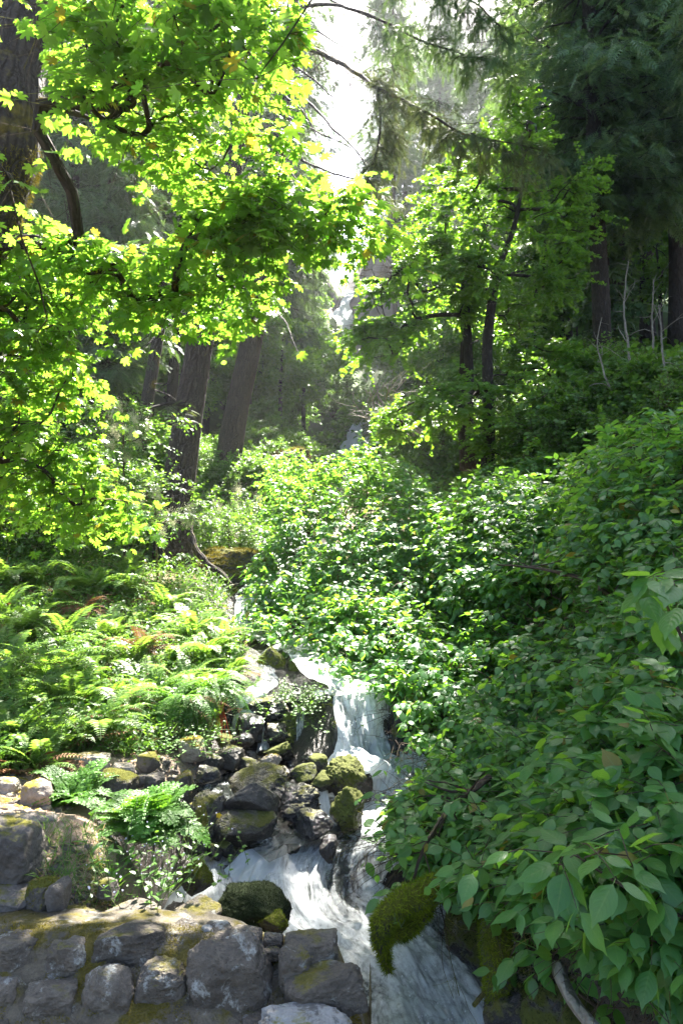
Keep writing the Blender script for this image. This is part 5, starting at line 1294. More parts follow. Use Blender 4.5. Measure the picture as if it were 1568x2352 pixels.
def bough(root, o0, main, r0=.05, n2=26, L2=1.1, n3=9, L3=.35, nsz=.16, leaf='needle_warm', hang=.45, up2=.0, seed=1, bark='dark_bark', t0=.15, bend=.1, moss=0, dens=3, tipup=0.0):
    n2 = int(n2 * 1.35); n3 = int(n3 * 1.4); rr = np.random.default_rng(seed)
    P = catmull([(*p, 0) for p in main], .12)[:, :3]; n = len(P); P = P + fbm(P * 1.3 + seed, 3, seed)[:, None] * np.array([.05, .05, .06])
    wd, fo = MB(), MB(); tube(wd, P, np.linspace(r0, .008, n), 10, .12, seed)
    T = norm(np.gradient(P, axis=0))
    i = np.clip((np.linspace(t0, 1, n2) * (n - 1)).astype(int), 0, n - 1); s_ = np.where(np.arange(n2) % 2, 1, -1)
    S = norm(np.cross(T[i], [0, 0, 1.0])) * s_[:, None]
    d = norm(T[i] * .75 + S * .9 + rr.normal(size=(n2, 3)) * .25 + [0, 0, up2]); l = L2 * rr.uniform(.45, 1.15, n2) * np.interp(np.linspace(t0, 1, n2), [0, .3, 1], [.8, 1.1, .5])
    if seed != 5:
        ee = P[i] + d * l[:, None] * .5; ex, ey = proj(ee); eq = ee - SUN * ((ee[:, 2:3] + 1) / SUN[2]); kk = ~(lit(ee, True) & (rr.random(n2) < np.where((ex > 640) & (ey < 490) & (eq[:, 0] > -.7), .2, .9))); i, d, l = i[kk], d[kk], l[kk]; n2 = len(i)
        if n2 == 0: return
    m = 7; C = [P[i]]
    for k in range(m): 
        d = norm(d + rr.normal(size=d.shape) * bend - np.array([0, 0, hang * .16])); C.append(C[-1] + d * (l / m)[:, None])
    C = np.stack(C, 1)
    for k in range(m): sticks(wd, C[:, k], C[:, k + 1], np.maximum(.009 * (1 - k / m) * (l / L2), .0025), .0022)
    # third order twigs with needles
    tq = rr.uniform(.15, 1, (n2, n3)) * m; a = np.minimum(tq.astype(int), m - 1); fr = (tq - a)[..., None]
    ar = np.arange(n2)[:, None]; Q = C[ar, a] * (1 - fr) + C[ar, a + 1] * fr; t3 = norm(C[ar, a + 1] - C[ar, a])
    s3 = norm(np.cross(t3, [0, 0, 1.0])) * np.where(rr.random((n2, n3)) < .5, 1, -1)[..., None]
    d3 = norm(t3 * .7 + s3 * .9 + rr.normal(size=Q.shape) * .3 - np.array([0, 0, hang])); l3 = L3 * rr.uniform(.4, 1.2, (n2, n3))
    E = Q + d3 * l3[..., None]; sticks(wd, Q.reshape(-1, 3), E.reshape(-1, 3), .0028, .0015)
    for u in np.linspace(.1, 1, dens):
        q = (Q * (1 - u) + E * u).reshape(-1, 3)
        for _ in range(2):
            dd = norm(d3.reshape(-1, 3) + rr.normal(size=q.shape) * .5 - np.array([0, 0, hang * .5]))
            qw = q - SUN * ((q[:, 2:3] + 1) / SUN[2]); vx, vy = proj(q); inw = (vx > 640) & (vx < 1260) & (vy < 490) & (qw[:, 0] > -.7) & (rr.random(len(q)) < .62); kp = inw | ~(lit(q, True) & (fbm(qw * 1.3, 2, 5) > -.22))
            scatter(fo, NEEDLE, q[kp], dd[kp], norm(rr.normal(size=q.shape) * .5 + [0, 0, 1])[kp], (nsz * rr.uniform(.6, 1.2, len(q)))[kp], .8)
    w = wd.obj('bough', M[bark], root); w.location = tuple(-o0); f = fo.obj('needles', M[leaf], w)
    return w
fir_trunk("leaning_fir", "thickest leaning fir trunk with furrowed bark, left of the thicket", [at(396, 1290, 12), at(404, 1180, 12), at(415, 1085, 12), at(432, 960, 12), at(460, 785, 12.1), at(482, 670, 12.2), at(505, 560, 12.3), at(535, 400, 12.6), at(565, 200, 13.0), at(600, -60, 13.6), at(635, -420, 14.6)],
          [.36, .30, .27, .255, .225, .20, .175, .16, .14, .11, .05], seed=21, lump=.05, vs=1.0,
          boughs=[dict(main=[at(490, 700, 12.1), at(430, 720, 11.6), at(370, 760, 11), at(330, 800, 10.6)], n2=22, L2=.9, leaf='needle', seed=3),
                  dict(main=[at(440, 930, 12), at(400, 925, 11.5), at(350, 935, 11), at(300, 950, 10.8)], n2=18, L2=.7, leaf='needle_warm', seed=4, hang=.2)])
B2 = [at(512, 1130, 17), at(524, 1060, 17), at(540, 960, 17), at(574, 800, 17.1), at(596, 690, 17.3), at(615, 580, 17.6), at(640, 380, 18), at(655, 220, 18.4), at(668, 60, 18.8), at(690, -200, 19.6)]
fir_trunk("leaning_fir", "second leaning fir trunk, carrying the long boughs that cross the bright sky", B2, [.36, .29, .27, .24, .21, .19, .17, .15, .13], seed=22, lump=.05,
          boughs=[dict(main=[at(655, 90, 16.5), at(700, 105, 14), at(790, 150, 12), at(870, 205, 10.8), at(960, 250, 10), at(1060, 305, 9.4), at(1140, 325, 9.1), at(1240, 345, 8.8)], r0=.075, n2=58, L2=1.25, n3=12, L3=.34, seed=5, bark='moss_bark', hang=.55),
                  dict(main=[at(660, 20, 16), at(760, 10, 13), at(860, 40, 11.5), at(960, 90, 11), at(1060, 125, 10.5), at(1150, 150, 10.2)], r0=.05, n2=44, L2=1.25, n3=11, seed=6, leaf='needle', hang=.5),
                  dict(main=[at(655, 180, 17), at(700, 230, 15), at(760, 290, 13.5), at(820, 350, 12.5), at(860, 420, 12)], r0=.045, n2=34, L2=1.3, n3=10, seed=7, leaf='needle', hang=.6),
                  dict(main=[at(650, 330, 17.5), at(700, 370, 15.5), at(770, 400, 14), at(840, 420, 13.2), at(900, 460, 12.8)], r0=.045, n2=34, L2=1.2, n3=10, seed=8, leaf='needle_warm', hang=.55),
                  dict(main=[at(870, 205, 10.8), at(874, 270, 10.7), at(868, 340, 10.6), at(845, 410, 10.5), at(828, 450, 10.5)], r0=.028, n2=24, L2=.7, n3=8, seed=9, leaf='needle_warm', hang=.6),
                  dict(main=[at(680, -40, 16), at(800, -60, 12.5), at(950, -40, 10.5), at(1080, 0, 9.6), at(1150, 60, 9.2)], r0=.05, n2=40, L2=1.2, n3=10, seed=10, leaf='needle', hang=.6),
                  dict(main=[at(665, 60, 18), at(700, 60, 17), at(760, 90, 16), at(830, 140, 15.5)], r0=.04, n2=30, L2=1.3, n3=10, seed=31, leaf='needle', hang=.55),
                  dict(main=[at(660, 140, 18), at(690, 160, 17), at(730, 190, 16.5), at(780, 240, 16)], r0=.04, n2=30, L2=1.3, n3=10, seed=32, leaf='needle_warm', hang=.55),
                  dict(main=[at(655, 220, 18), at(690, 250, 17), at(720, 300, 16.5), at(740, 360, 16.3)], r0=.04, n2=30, L2=1.3, n3=10, seed=33, leaf='needle', hang=.55),
                  dict(main=[at(670, -20, 18), at(720, -20, 17), at(800, 20, 16), at(900, 60, 15)], r0=.04, n2=30, L2=1.3, n3=10, seed=34, leaf='needle', hang=.55),
                  dict(main=[at(650, 120, 18), at(620, 150, 17), at(580, 190, 16.5), at(545, 240, 16.5)], r0=.04, n2=30, L2=1.3, n3=10, seed=35, leaf='needle', hang=.55),
                  dict(main=[at(645, 280, 18), at(610, 300, 17.5), at(580, 340, 17), at(560, 390, 17)], r0=.04, n2=30, L2=1.3, n3=10, seed=36, leaf='needle', hang=.55),
                  dict(main=[at(655, 20, 18), at(610, 30, 17), at(560, 60, 16.5), at(520, 110, 16.5)], r0=.04, n2=30, L2=1.3, n3=10, seed=37, leaf='needle', hang=.55),
                  dict(main=[at(640, 360, 18), at(680, 410, 17), at(730, 440, 16.5), at(780, 480, 16.3)], r0=.04, n2=30, L2=1.3, n3=10, seed=38, leaf='needle_warm', hang=.55),
                  dict(main=[at(640, 330, 18), at(690, 330, 17), at(760, 350, 16.5), at(820, 400, 16.2)], r0=.04, n2=30, L2=1.3, n3=10, seed=39, leaf='needle', hang=.55),
                  dict(main=[at(600, 660, 17.3), at(640, 720, 16), at(670, 770, 15), at(690, 830, 14.4)], r0=.035, n2=26, L2=.9, n3=9, seed=12, leaf='needle_warm', hang=.7),
                  dict(main=[at(645, 260, 17.8), at(720, 300, 15.5), at(790, 330, 14.6), at(850, 380, 14)], r0=.03, n2=8, L2=1.6, n3=5, dens=1, seed=13, leaf='needle', hang=.1)])
fir_trunk("leaning_fir", "mossy slim leaning trunk left of the thickest one", [at(300, 1180, 15.5), at(318, 1050, 15.5), at(345, 880, 15.5), at(372, 720, 15.8), at(385, 560, 16)], [.17, .15, .14, .125, .11], 'moss_bark', 20, seed=23)
fir_trunk("leaning_fir", "straight dark slim trunk just left of the thickest one", [at(388, 1060, 19), at(396, 900, 19), at(405, 760, 19), at(412, 560, 19.3)], [.17, .155, .14, .12], 'dark_bark', 20, seed=24)
fir_trunk("leaning_fir", "sunlit mossy trunk among the maple leaves at the left", [at(133, 1080, 13), at(122, 980, 13), at(112, 860, 13), at(108, 700, 13.2)], [.11, .10, .09, .08], 'moss_bark', 16, seed=25)
fir_trunk("leaning_fir", "grey trunk at the far left edge", [at(20, 1120, 15), at(28, 960, 15), at(34, 800, 15), at(40, 600, 15.3)], [.17, .15, .14, .12], 'fir_bark', 18, seed=26)
fir_trunk("leaning_fir", "thin dark trunk between the two big leaning ones", [at(690, 1000, 30), at(545, 900, 30), at(548, 700, 30)][1:] + [at(552, 500, 31)], [.16, .14, .12], 'dark_bark', 14, seed=27, stubs=2)
for i, (L, rad, lb, sd) in enumerate([
    ([at(1466, 960, 13), at(1448, 870, 13), at(1440, 790, 13), at(1432, 700, 13.1), at(1442, 600, 13.2)], [.03, .026, .022, .016, .008], "bare pale sapling in front of the right slope trunks", 41),
    ([at(1548, 930, 12), at(1528, 850, 12), at(1518, 780, 12), at(1512, 700, 12.1)], [.026, .022, .016, .008], "bare pale sapling leaning near the right edge", 42),
    ([at(1430, 930, 12.5), at(1395, 880, 12.5), at(1372, 800, 12.4), at(1380, 730, 12.4)], [.022, .018, .012, .006], "thin arching bare stem crossing the nearest right trunk", 43),
    ([at(1490, 950, 14), at(1500, 850, 14), at(1496, 740, 14), at(1500, 640, 14)], [.028, .024, .018, .01], "upright bare stem between the pale saplings", 44)]):
    r = branch_thing("sapling", lb, "sapling", [tuple([*proj(p)]) + (p[1],) for p in L], rad, 'pale_bark', twigs=9, ns=9, seed=sd, tl=.5)
dead = []
for i in range(9):
    rr = np.random.default_rng(60 + i); x0 = 850 + i * 12
    dead.append([(x0 + 30, 1000, 18), (x0 + rr.uniform(-20, 20), 960, 18), (x0 - 20 + rr.uniform(-20, 10), 920, 18), (x0 - 10 + rr.uniform(-30, 40), 880 + rr.uniform(-20, 20), 18)])
ds_ = thing("dead_shrub", "bare bleached shrub with arching twigs beside the lower far waterfall", "shrub", at(890, 1000, 18))
for i, L in enumerate(dead):
    q = branch_thing("stem", None, None, L, [.03, .022, .014, .006], 'pale_bark', twigs=8, ns=6, seed=70 + i, tl=.9); q.parent = ds_; q.location = tuple(-at(890, 1000, 18))

# ------------------------------------------------------------------ far trees on the sides of the gorge
def far_broad(rng, H=8.5, Rr=2.6, n=5200, leaf='midmaple', sz=.26):
    tr, cr = MB(), MB()
    trunk = catm3([(0, 0, 0), (.1, 0, H * .25), (.0, .1, H * .5), (.15, .1, H * .75)], .4)
    nb = 13; c = norm(rng.normal(size=(nb, 3))) * rng.uniform(.35, .85, (nb, 1)) * [Rr, Rr, H * .30] + [0, 0, H * .62]
    tube(tr, trunk, np.linspace(.16, .05, len(trunk)), 9, .06, 3); emit(skeleton(trunk, [.16, .05], c, .02, .1, rng), tr, 6)
    k = rng.integers(0, nb, n); v = norm(rng.normal(size=(n, 3))) * (rng.random((n, 1)) ** .4)
    br = rng.uniform(.5, 1.0, nb)[k][:, None] * Rr * .55
    p = c[k] + v * br * [1, 1, .62]; p = p[fbm(p * 1.4, 2, 3) > -.35]
    dr = norm((p - c.mean(0)) * [1, 1, .2] + rng.normal(size=p.shape) * 1.2 - [0, 0, .6]); nr = norm(rng.normal(size=p.shape) * .5 + [0, 0, 1])
    scatter(cr, SIMPLE if sz < .25 else DIAMOND, p, dr, nr, sz * rng.uniform(.5, 1.1, len(p)), 1.25)
    return tr, cr
rf = np.random.default_rng(1234)
protoB = []
for i in range(4):
    tr, cr = far_broad(rf, H=[8.5, 10, 7, 9][i], Rr=[2.6, 2.4, 2.5, 3.0][i], n=[6500, 6500, 5500, 7500][i]); r = thing("broadleaf_tree", "", "tree", (0, 0, 0)); a = tr.obj('trunk', M['dark_bark'], r); b = cr.obj('crown', M['midmaple'], r); protoB.append([r, [a, b], False])
for px, d, k_, s_, lb in [(235, 19, 0, .62, "young leafy maple in the gap left of the slim mossy trunk"), (345, 24, 1, .75, "young leafy maple behind the slim mossy trunk"), (470, 27, 2, 1.0, "sunlit bushy maple between the two leaning trunks"), (640, 27, 0, .8, "sunlit round maple right of the second leaning trunk"),
                          (700, 34, 3, .95, "broad sunlit maple left of the far waterfalls"), (150, 24, 3, .9, "leafy maple in the hollow behind the big mossy trunk"), (585, 33, 3, .9, "leafy maple behind the second leaning trunk"), (1010, 25, 1, .8, "sunlit loose maple behind the slender maple trunks"), (1230, 28, 3, .9, "leafy maple right behind the single dark trunked maple")]:
    r_ = dup(protoB[k_][0], protoB[k_][1], gp(px, 1000, d), px, s_, label=lb)
protoC = []
for i in range(3):
    tr, wd, fo = conifer_mesh(H=[17, 20, 14][i], Rr=[2.9, 3.0, 2.6][i], h0=[2.5, 4, 1.5][i], nb=85, rng=rf, r0=.22, proto=DIAMOND, nsz=.62, k2=8, k3=2, wide=.9)
    r = thing("far_fir", "", "tree", (0, 0, 0)); protoC.append([r, [tr.obj('trunk', M['dark_bark'], r), fo.obj('crown', M['needle'], r)], False])
def place(pr, loc, rz, s_, label, group):
    if not pr[2]: r = pr[0]; r.location = tuple(float(c) for c in loc); r.rotation_euler = (0, 0, rz); r.scale = (s_,) * 3; pr[2] = True; r['label'] = label; r['group'] = group; return r
    return dup(pr[0], pr[1], loc, rz, s_, label, group)
def whereabouts(px, py, d):
    a = "left" if px < 500 else "just left" if px < 790 else "just right" if px < 1080 else "right"
    b = "near the foot of the gorge" if d < 34 else "halfway up the gorge" if d < 55 else "beside the upper waterfall" if d < 80 else "on the skyline ridge"
    return f"{a} of the stream, {b}"
def blocks(px, top, bot, half, gates):
    for gx0, gx1, gy0, gy1 in gates:
        if px + half > gx0 and px - half < gx1 and top < gy1 and bot > gy0: return True
    return False
placed = []
cnt = 0
for tries in range(2600):
    d = rf.uniform(22, 105) if rf.random() < .6 else rf.uniform(24, 60)
    px = rf.uniform(-40, 1610) if d > 40 else rf.uniform(100, 1610)
    x = (px - PW / 2) / PF * d * 1.02
    z = float(gz(x, d)); px_, py_ = proj(np.array([x, d, z]))
    con = rf.random() < (.30 if d < 50 else .62)
    if px < 560 and d < 40: con = rf.random() < .4
    k = rf.integers(3) if con else rf.integers(4)
    s_ = rf.uniform(.65, 1.1) * (1.05 if d > 60 else .85); H = ([17, 20, 14][k] if con else [8.5, 10, 7, 9][k]) * s_; Rr = 2.8 * s_
    _, ptop = proj(np.array([x, d, z + H])); half = Rr * PF / d
    if blocks(px_, ptop, py_, half * .8, GATES): continue
    if 600 < px_ < 900 and ptop < 470 and d < 90: continue
    if 900 <= px_ < 1150 and ptop < 300: continue
    if abs(x - .2) < 1.5 + Rr * .45: continue
    if any((x - a) ** 2 + (d - b) ** 2 < (1.5 + .022 * d) ** 2 for a, b in placed): continue
    placed.append((x, d)); pr = protoC[k] if con else protoB[k]
    kind = ["slim hazy fir", "tall hazy fir", "short hazy fir"][k] if con else ["round crowned maple", "tall loose maple", "small bushy maple", "broad maple"][k]
    place(pr, (x, d, z - .2), rf.uniform(0, 6.28), s_, f"{kind} {whereabouts(px_, py_, d)}", ("firs" if con else "maples") + " on the sides of the gorge"); cnt += 1
    if cnt > 215: break

# ------------------------------------------------------------------ understory shrubs
protoS = []
for i in range(4):
    rr = np.random.default_rng(40 + i); n = 46
    tg = norm(rr.normal(size=(n, 3))) * rr.uniform(.5, 1, (n, 1)) * [.75, .75, .55] + [0, 0, .62]; tg[:, 2] = np.abs(tg[:, 2]) + .06
    r = thing("leafy_shrub", "", "shrub", (0, 0, 0)); fo, tw, st = MB(), MB(), MB()
    spray(fo, tw, [SIMPLE, DIAMOND, SIMPLE, STAR][i], tg, [.075, .06, .09, .11][i], rr, norm(tg - [0, 0, .3]), ntw=7, ln=.34, step=.05, flat=.7, droop=.15, twr=.003, tilt=.5)
    for q in tg[::4]: sticks(st, [(0, 0, 0)], [q], .010, .004)
    protoS.append([r, [st.obj('stem', M['twig'], r), tw.obj('twigs', M['twig'], r), fo.obj('foliage', M['under'], r)], False])
def shrubs(poly, n, d0, d1, group, what, smin=.7, smax=1.3, rng=rf, kinds=(0, 1, 2, 3), it=None):
    q = inside_sample(poly, n * 3, rng); P = ray_ground(q[:, 0], q[:, 1], d0, d1); c = 0; got = []
    for p in P:
        if not np.isfinite(p[0]) or c >= n: continue
        if near_water(p[0:1], p[1:2])[0][0] < .75: continue
        if any((p[0] - a) ** 2 + (p[1] - b) ** 2 < (.03 * p[1]) ** 2 for a, b in got): continue
        px, py = proj(p); _, ptop = proj(p + np.array([0, 0, 1.1]))
        if p[1] < 16 and 350 < px < 640 and ptop < 1130: continue
        if blocks(px, ptop, py, 30, GATES): continue
        got.append((p[0], p[1])); c += 1
        s_ = rng.uniform(smin, smax) * (1 + max(0, p[1] - 14) * .05); k = kinds[rng.integers(len(kinds))]
        place(protoS[k], (p[0], p[1], p[2] - .05), rng.uniform(0, 6.28), s_, f"{['bright','fine leaved','loose','lobed leaved'][k]} shrub {what(px, py)}", group)
shrubs([(0, 1290), (0, 1000), (200, 1020), (420, 1050), (430, 1290), (240, 1290)], 34, 8.5, 24, "shrubs among the trunks on the left bank", lambda x, y: ("under the maple at the left" if x < 200 else "between the ferns and the thickest trunk"))
shrubs([(440, 1060), (660, 1050), (640, 1180), (600, 1300), (480, 1300)], 24, 9.5, 30, "shrubs around the two leaning trunks", lambda x, y: ("below the second leaning trunk" if y > 1150 else "behind the second leaning trunk"), .5, .9)
shrubs([(560, 1045), (640, 900), (760, 900), (790, 1040), (640, 1060)], 18, 20, 70, "shrubs at the foot of the gorge left of the falls", lambda x, y: "left of the lower far waterfall", .8, 1.2)
shrubs([(860, 1060), (880, 900), (1100, 900), (1330, 940), (1568, 960), (1568, 1100), (1200, 1110)], 56, 11, 60, "shrubs on the slope behind the dogwood thicket", lambda x, y: ("at the foot of the dark fir trunks" if x > 1300 else "behind the slender maples"), .8, 1.5)

# ------------------------------------------------------------------ ferns
def frond(mb, base, az, el, L, bend, rng, npair=32, pl=.16, bip=False, roll=.2, w=.11):
    m = 14; t = np.linspace(0, 1, m); e = el - bend * t ** 1.25
    side_c = rng.normal() * .25
    d = np.stack([np.cos(e) * np.cos(az + side_c * t), np.cos(e) * np.sin(az + side_c * t), np.sin(e)], -1)
    P = base + np.concatenate([[[0, 0, 0]], np.cumsum(d[:-1] * L / (m - 1), 0)])
    sticks(mb, P[:-1], P[1:], .004 * L * (1 - t[:-1]) + .0012, .004 * L * (1 - t[1:]) + .001)
    u = np.linspace(.10, .99, npair); Q = np.stack([np.interp(u, t, P[:, i]) for i in range(3)], -1); T = norm(np.stack([np.interp(u, t, d[:, i]) for i in range(3)], -1))
    S = norm(np.cross(T, [0, 0, 1.0])); Nn = np.cross(S, T)
    prof = np.minimum(1, (u + .02) / .22) ** .7 * (1 - u ** 2.2) ** .8 + .03
    for s_ in (-1, 1):
        D = norm(S * s_ + T * .30 + Nn * roll * .5 + rng.normal(size=Q.shape) * .06)
        l = pl * L * prof * rng.uniform(.85, 1.1, npair)
        if not bip: scatter(mb, DIAMOND, Q, D, norm(Nn + rng.normal(size=Q.shape) * .12), l, w / .3)
        else:
            sticks(mb, Q, Q + D * l[:, None], .0012, .0006)
            for v in np.linspace(.12, .97, 8):
                q = Q + D * (l * v)[:, None]
                for k in (-1, 1):
                    D2 = norm(T * k + D * .5 + rng.normal(size=Q.shape) * .12); scatter(mb, SIMPLE, q, D2, norm(Nn + rng.normal(size=Q.shape) * .2), l * .26 * (1.15 - .7 * v) + .004, 1.2)
def fern_mesh(rng, n=20, L=.9, el=(1.1, 1.45), bend=(1.2, 2.0), pl=.15, npair=32, bip=False, az=(0, 6.283), w=.11):
    mb = MB()
    for i in range(n):
        frond(mb, rng.normal(size=3) * .025 * [1, 1, .2], rng.uniform(*az), rng.uniform(*el), L * rng.uniform(.6, 1.1), rng.uniform(*bend), rng, npair, pl, bip, w=w)
    return mb
protoF = []
rF = np.random.default_rng(77)
for i in range(5):
    r = thing("sword_fern", "", "fern", (0, 0, 0)); f = fern_mesh(rF, [22, 16, 24, 15, 19][i], [.95, .85, .8, .9, .7][i], bend=(1.3, 2.3), el=(.9, 1.45)).obj('fronds', M['fern'], r)
    dd = fern_mesh(rF, 13, .72, el=(.1, .5), bend=(.6, 1.2), npair=22).obj('dead_fronds', M['deadfern'], r)
    protoF.append([r, [f, dd], False])
ferns = [(215, 1345, 1.15), (300, 1350, .9), (130, 1370, .8), (385, 1385, .9), (330, 1420, .95), (60, 1440, .95), (150, 1470, 1.05), (240, 1460, 1.0), (440, 1450, .9), (480, 1430, .8), (20, 1520, 1.0), (110, 1555, 1.05), (200, 1540, 1.0),
         (300, 1520, 1.0), (390, 1510, 1.0), (470, 1500, .9), (520, 1470, .75), (60, 1620, 1.0), (160, 1620, .95), (255, 1605, .95), (345, 1590, .9), (425, 1580, .85), (500, 1560, .8), (20, 1700, .9), (120, 1700, 1.0), (215, 1680, .85), (90, 1755, .75), (540, 1520, .6), (-20, 1580, 1), (-30, 1680, 1),
         (300, 1660, .7), (10, 1400, .9), (560, 1590, .55), (290, 1310, .8), (430, 1400, .8), (15, 1320, .9), (90, 1330, .9), (555, 1440, .6)]
P = ray_ground(np.array([f[0] for f in ferns], float), np.array([f[1] + 25 for f in ferns], float), 3, 16)
for i, ((px, py, s_), p) in enumerate(zip(ferns, P)):
    if not np.isfinite(p[0]): p = gp(px, py, 9, 0)
    if i == 0: lb, gr = "largest sword fern, fanned wide at the top of the fern bank", None
    elif i == 26: lb, gr = "sword fern drooping long fronds onto the gravel at the lower end of the bank", None
    else:
        row = "upper" if py < 1400 else "middle" if py < 1560 else "lower"; col = "left" if px < 150 else "centre" if px < 330 else "stream"
        lb = {"left": f"sword fern in the {row} rows of the fern bank near the left edge", "centre": f"sword fern in the {row} rows at the centre of the fern bank", "stream": f"sword fern in the {row} rows on the stream side of the fern bank"}[col]; gr = "sword ferns on the left bank"
    r = place(protoF[i % 5], p - [0, 0, .03], rF.uniform(0, 6.28), s_ * .92, lb, gr or "")
    if not gr and 'group' in r: del r['group']
def fern_thing(name, label, loc, mb, mat, cat="fern", part='fronds'):
    r = thing(name, label, cat, loc); mb.obj(part, M[mat], r); return r
g1 = ray_ground(np.array([335., 170.]), np.array([1950., 1850.]), 2.5, 8)
fern_thing("lady_fern", "bright green feathery fern behind the wall beside the stream boulders", at(335, 1930, 3.75), fern_mesh(rF, 34, .46, el=(.7, 1.45), bend=(1.0, 2.1), pl=.30, npair=17, bip=True), 'fern_bright')
fern_thing("lady_fern", "small bright feathery fern on the sunny gravel path", g1[1], fern_mesh(rF, 26, .36, el=(.5, 1.4), bend=(1.0, 2.1), pl=.30, npair=15, bip=True), 'fern_bright')
fern_thing("hanging_fern", "curtain of light green fronds hanging down beside the thin falls", at(478, 1590, 6.3), fern_mesh(rF, 60, .62, el=(.2, 1.0), bend=(1.6, 2.5), pl=.10, npair=30, az=(-2.6, -.2), w=.12), 'fern_bright')
fern_thing("hanging_fern", "pale fern hanging over the front of the fern bank above the slab", at(420, 1620, 6.05), fern_mesh(rF, 46, .55, el=(.2, 1.1), bend=(1.5, 2.4), pl=.13, npair=26, az=(-3.0, -.2), w=.12), 'fern_bright')
for i_, (px, py, d, lb) in enumerate([(30, 1790, 4.7, "heap of dry brown fern fronds at the lower left of the bank"), (245, 1650, 5.9, "dry brown fern crown among the green ferns near the lower edge of the bank"), (190, 1410, 8.2, "brown dead fern below the largest sword fern"), (330, 1500, 7.0, "brown dead fronds in the middle of the fern bank"), (400, 1640, 6.1, "brown dead fern beside the pale hanging fern")]):
    fern_thing("dead_fern", lb, at(px, py, d), fern_mesh(rF, 26, .55, el=(.2, 1.2), bend=(1.0, 2.2), npair=22), 'deadfern')
rs_ = MB()
for i in range(26):
    a = at(505 + rF.uniform(-8, 14), 1625 + rF.uniform(-20, 20), 6.15); sticks(rs_, [a], [a + [rF.normal() * .03, -.03, -rF.uniform(.12, .26)]], .003, .0015)
tag(rs_.obj("red_tuft", M['red_stem']), "tuft of red hanging stems beside the curtain of light green fronds", "plant", None)
# small fern fronds low in the right corner
fern_thing("small_fern", "tiny fern growing on the fallen mossy log", at(1525, 2280, 2.62), fern_mesh(rF, 7, .16, el=(.2, 1.1), bend=(.6, 1.4), pl=.25, npair=14), 'fern_bright')

# ------------------------------------------------------------------ herbs and flowers
def herb(name, label, loc, n, h, leaf, sz, proto, rng, spread=.2, flower=None, nf=0, fs=.01, cat="plant", wid=None, lean=.3, up=.6, step=.045):
    r = thing(name, label, cat, loc); lf, st, fl = MB(), MB(), MB()
    for i in range(n):
        b = np.array([rng.normal() * spread * .5, rng.normal() * spread * .4, 0]); d = norm(np.array([b[0] * 2 + rng.normal() * lean, b[1] * 2 + rng.normal() * lean, 1.0])); H = h * rng.uniform(.6, 1.1)
        m = 6; Q = [b]
        for k in range(m): d = norm(d + rng.normal(size=3) * .08); Q.append(Q[-1] + d * H / m)
        Q = np.array(Q); sticks(st, Q[:-1], Q[1:], .0022, .0016)
        k = int(H / step); u = np.linspace(.15, 1, k); q = np.stack([np.interp(u, np.linspace(0, 1, m + 1), Q[:, j]) for j in range(3)], -1)
        a = np.arange(k) * 2.4 + rng.uniform(0, 6); D = norm(np.stack([np.cos(a), np.sin(a), a * 0 + up - u * .2], -1)); 
        scatter(lf, proto, q, D, norm(rng.normal(size=q.shape) * .3 + [0, 0, 1]), sz * rng.uniform(.6, 1.1, k) * (1.1 - .5 * u), wid)
        for _ in range(nf):
            c = Q[-1] + rng.normal(size=3) * .02
            for p_ in range(5): a = p_ * 1.257; scatter(fl, DIAMOND, [c], [(math.cos(a), -.4 * abs(math.sin(a)), math.sin(a))], [(0, -1, .3)], fs, 1.3)
    st.obj('stem', M['stem'], r); lf.obj('leaves', M[leaf], r)
    if fl.n: fl.obj('flowers', M[flower], r)
    return r
rh = np.random.default_rng(55)
g2 = ray_ground(np.array([345., 270., 430., 225., 440.]), np.array([2062., 2040., 1975., 2070., 1950.]), 2.4, 7)
herb("flowering_herb", "dark leafy herb dotted with tiny pale flowers behind the wall", at(345, 2050, 3.2), 30, .24, 'under', .055, SIMPLE, rh, .22, 'white_petal', 1, .0035)
herb("lance_leaved_herb", "upright herb with long lance shaped leaves left of the flowering one", g2[1], 7, .34, 'fern_bright', .10, SIMPLE, rh, .09, wid=.6)
herb("flowering_herb", "tall thin herb with pale blue flowers beside the feathery fern", at(420, 1965, 3.9), 14, .26, 'under', .035, SIMPLE, rh, .12, 'white_petal', 1, .005)
herb("violet_flower", "low plant with violet flowers on the back edge of the wall", g2[3], 14, .14, 'under', .03, SIMPLE, rh, .34, 'white_petal', 2, .006)
herb("monkeyflower", "plant with two yellow flowers beside the upright cracked boulder", at(438, 1945, 4.55), 3, .30, 'fern_bright', .04, SIMPLE, rh, .06, 'yellow_petal', 1, .022)
herb("yellow_flower", "yellow flower hidden in the leaves at the lower right edge", at(1545, 2150, 2.6), 2, .12, 'under', .04, SIMPLE, rh, .04, 'yellow_petal', 2, .018)
herb("leafy_herb", "small sprout growing from the bright mossy branch", at(915, 2128, 3.08), 4, .05, 'fern_bright', .035, STAR, rh, .04)
for px, py, d, n, lb in [(360, 1700, 5.5, 60, "sunny low herb under the fern bank"), (440, 1690, 5.7, 50, "sunny herb on the end of the fern bank"), (300, 1700, 5.5, 40, "sunny herb above the wedge stone"), (690, 1620, 6.35, 44, "green herb hanging on the ledge between the falls"), (735, 1590, 6.5, 44, "green herb on the ledge crest by the main small waterfall"), (650, 1590, 6.6, 34, "green herb at the left end of the ledge crest"), (740, 1655, 6.3, 30, "herb hanging low beside the small waterfall"), (585, 1440, 8.5, 40, "herb above the upper rapid"), (462, 1975, 4.4, 10, "herb sprig on the mossy green rock")]:
    p = at(px, py, d); herb("low_herb", lb, p - [0, 0, .06], n, .20, 'under' if px > 500 else 'fern_bright', .045, STAR if px % 20 else SIMPLE, rh, .42 if px < 480 else .30, lean=.6, up=.2, step=.03)

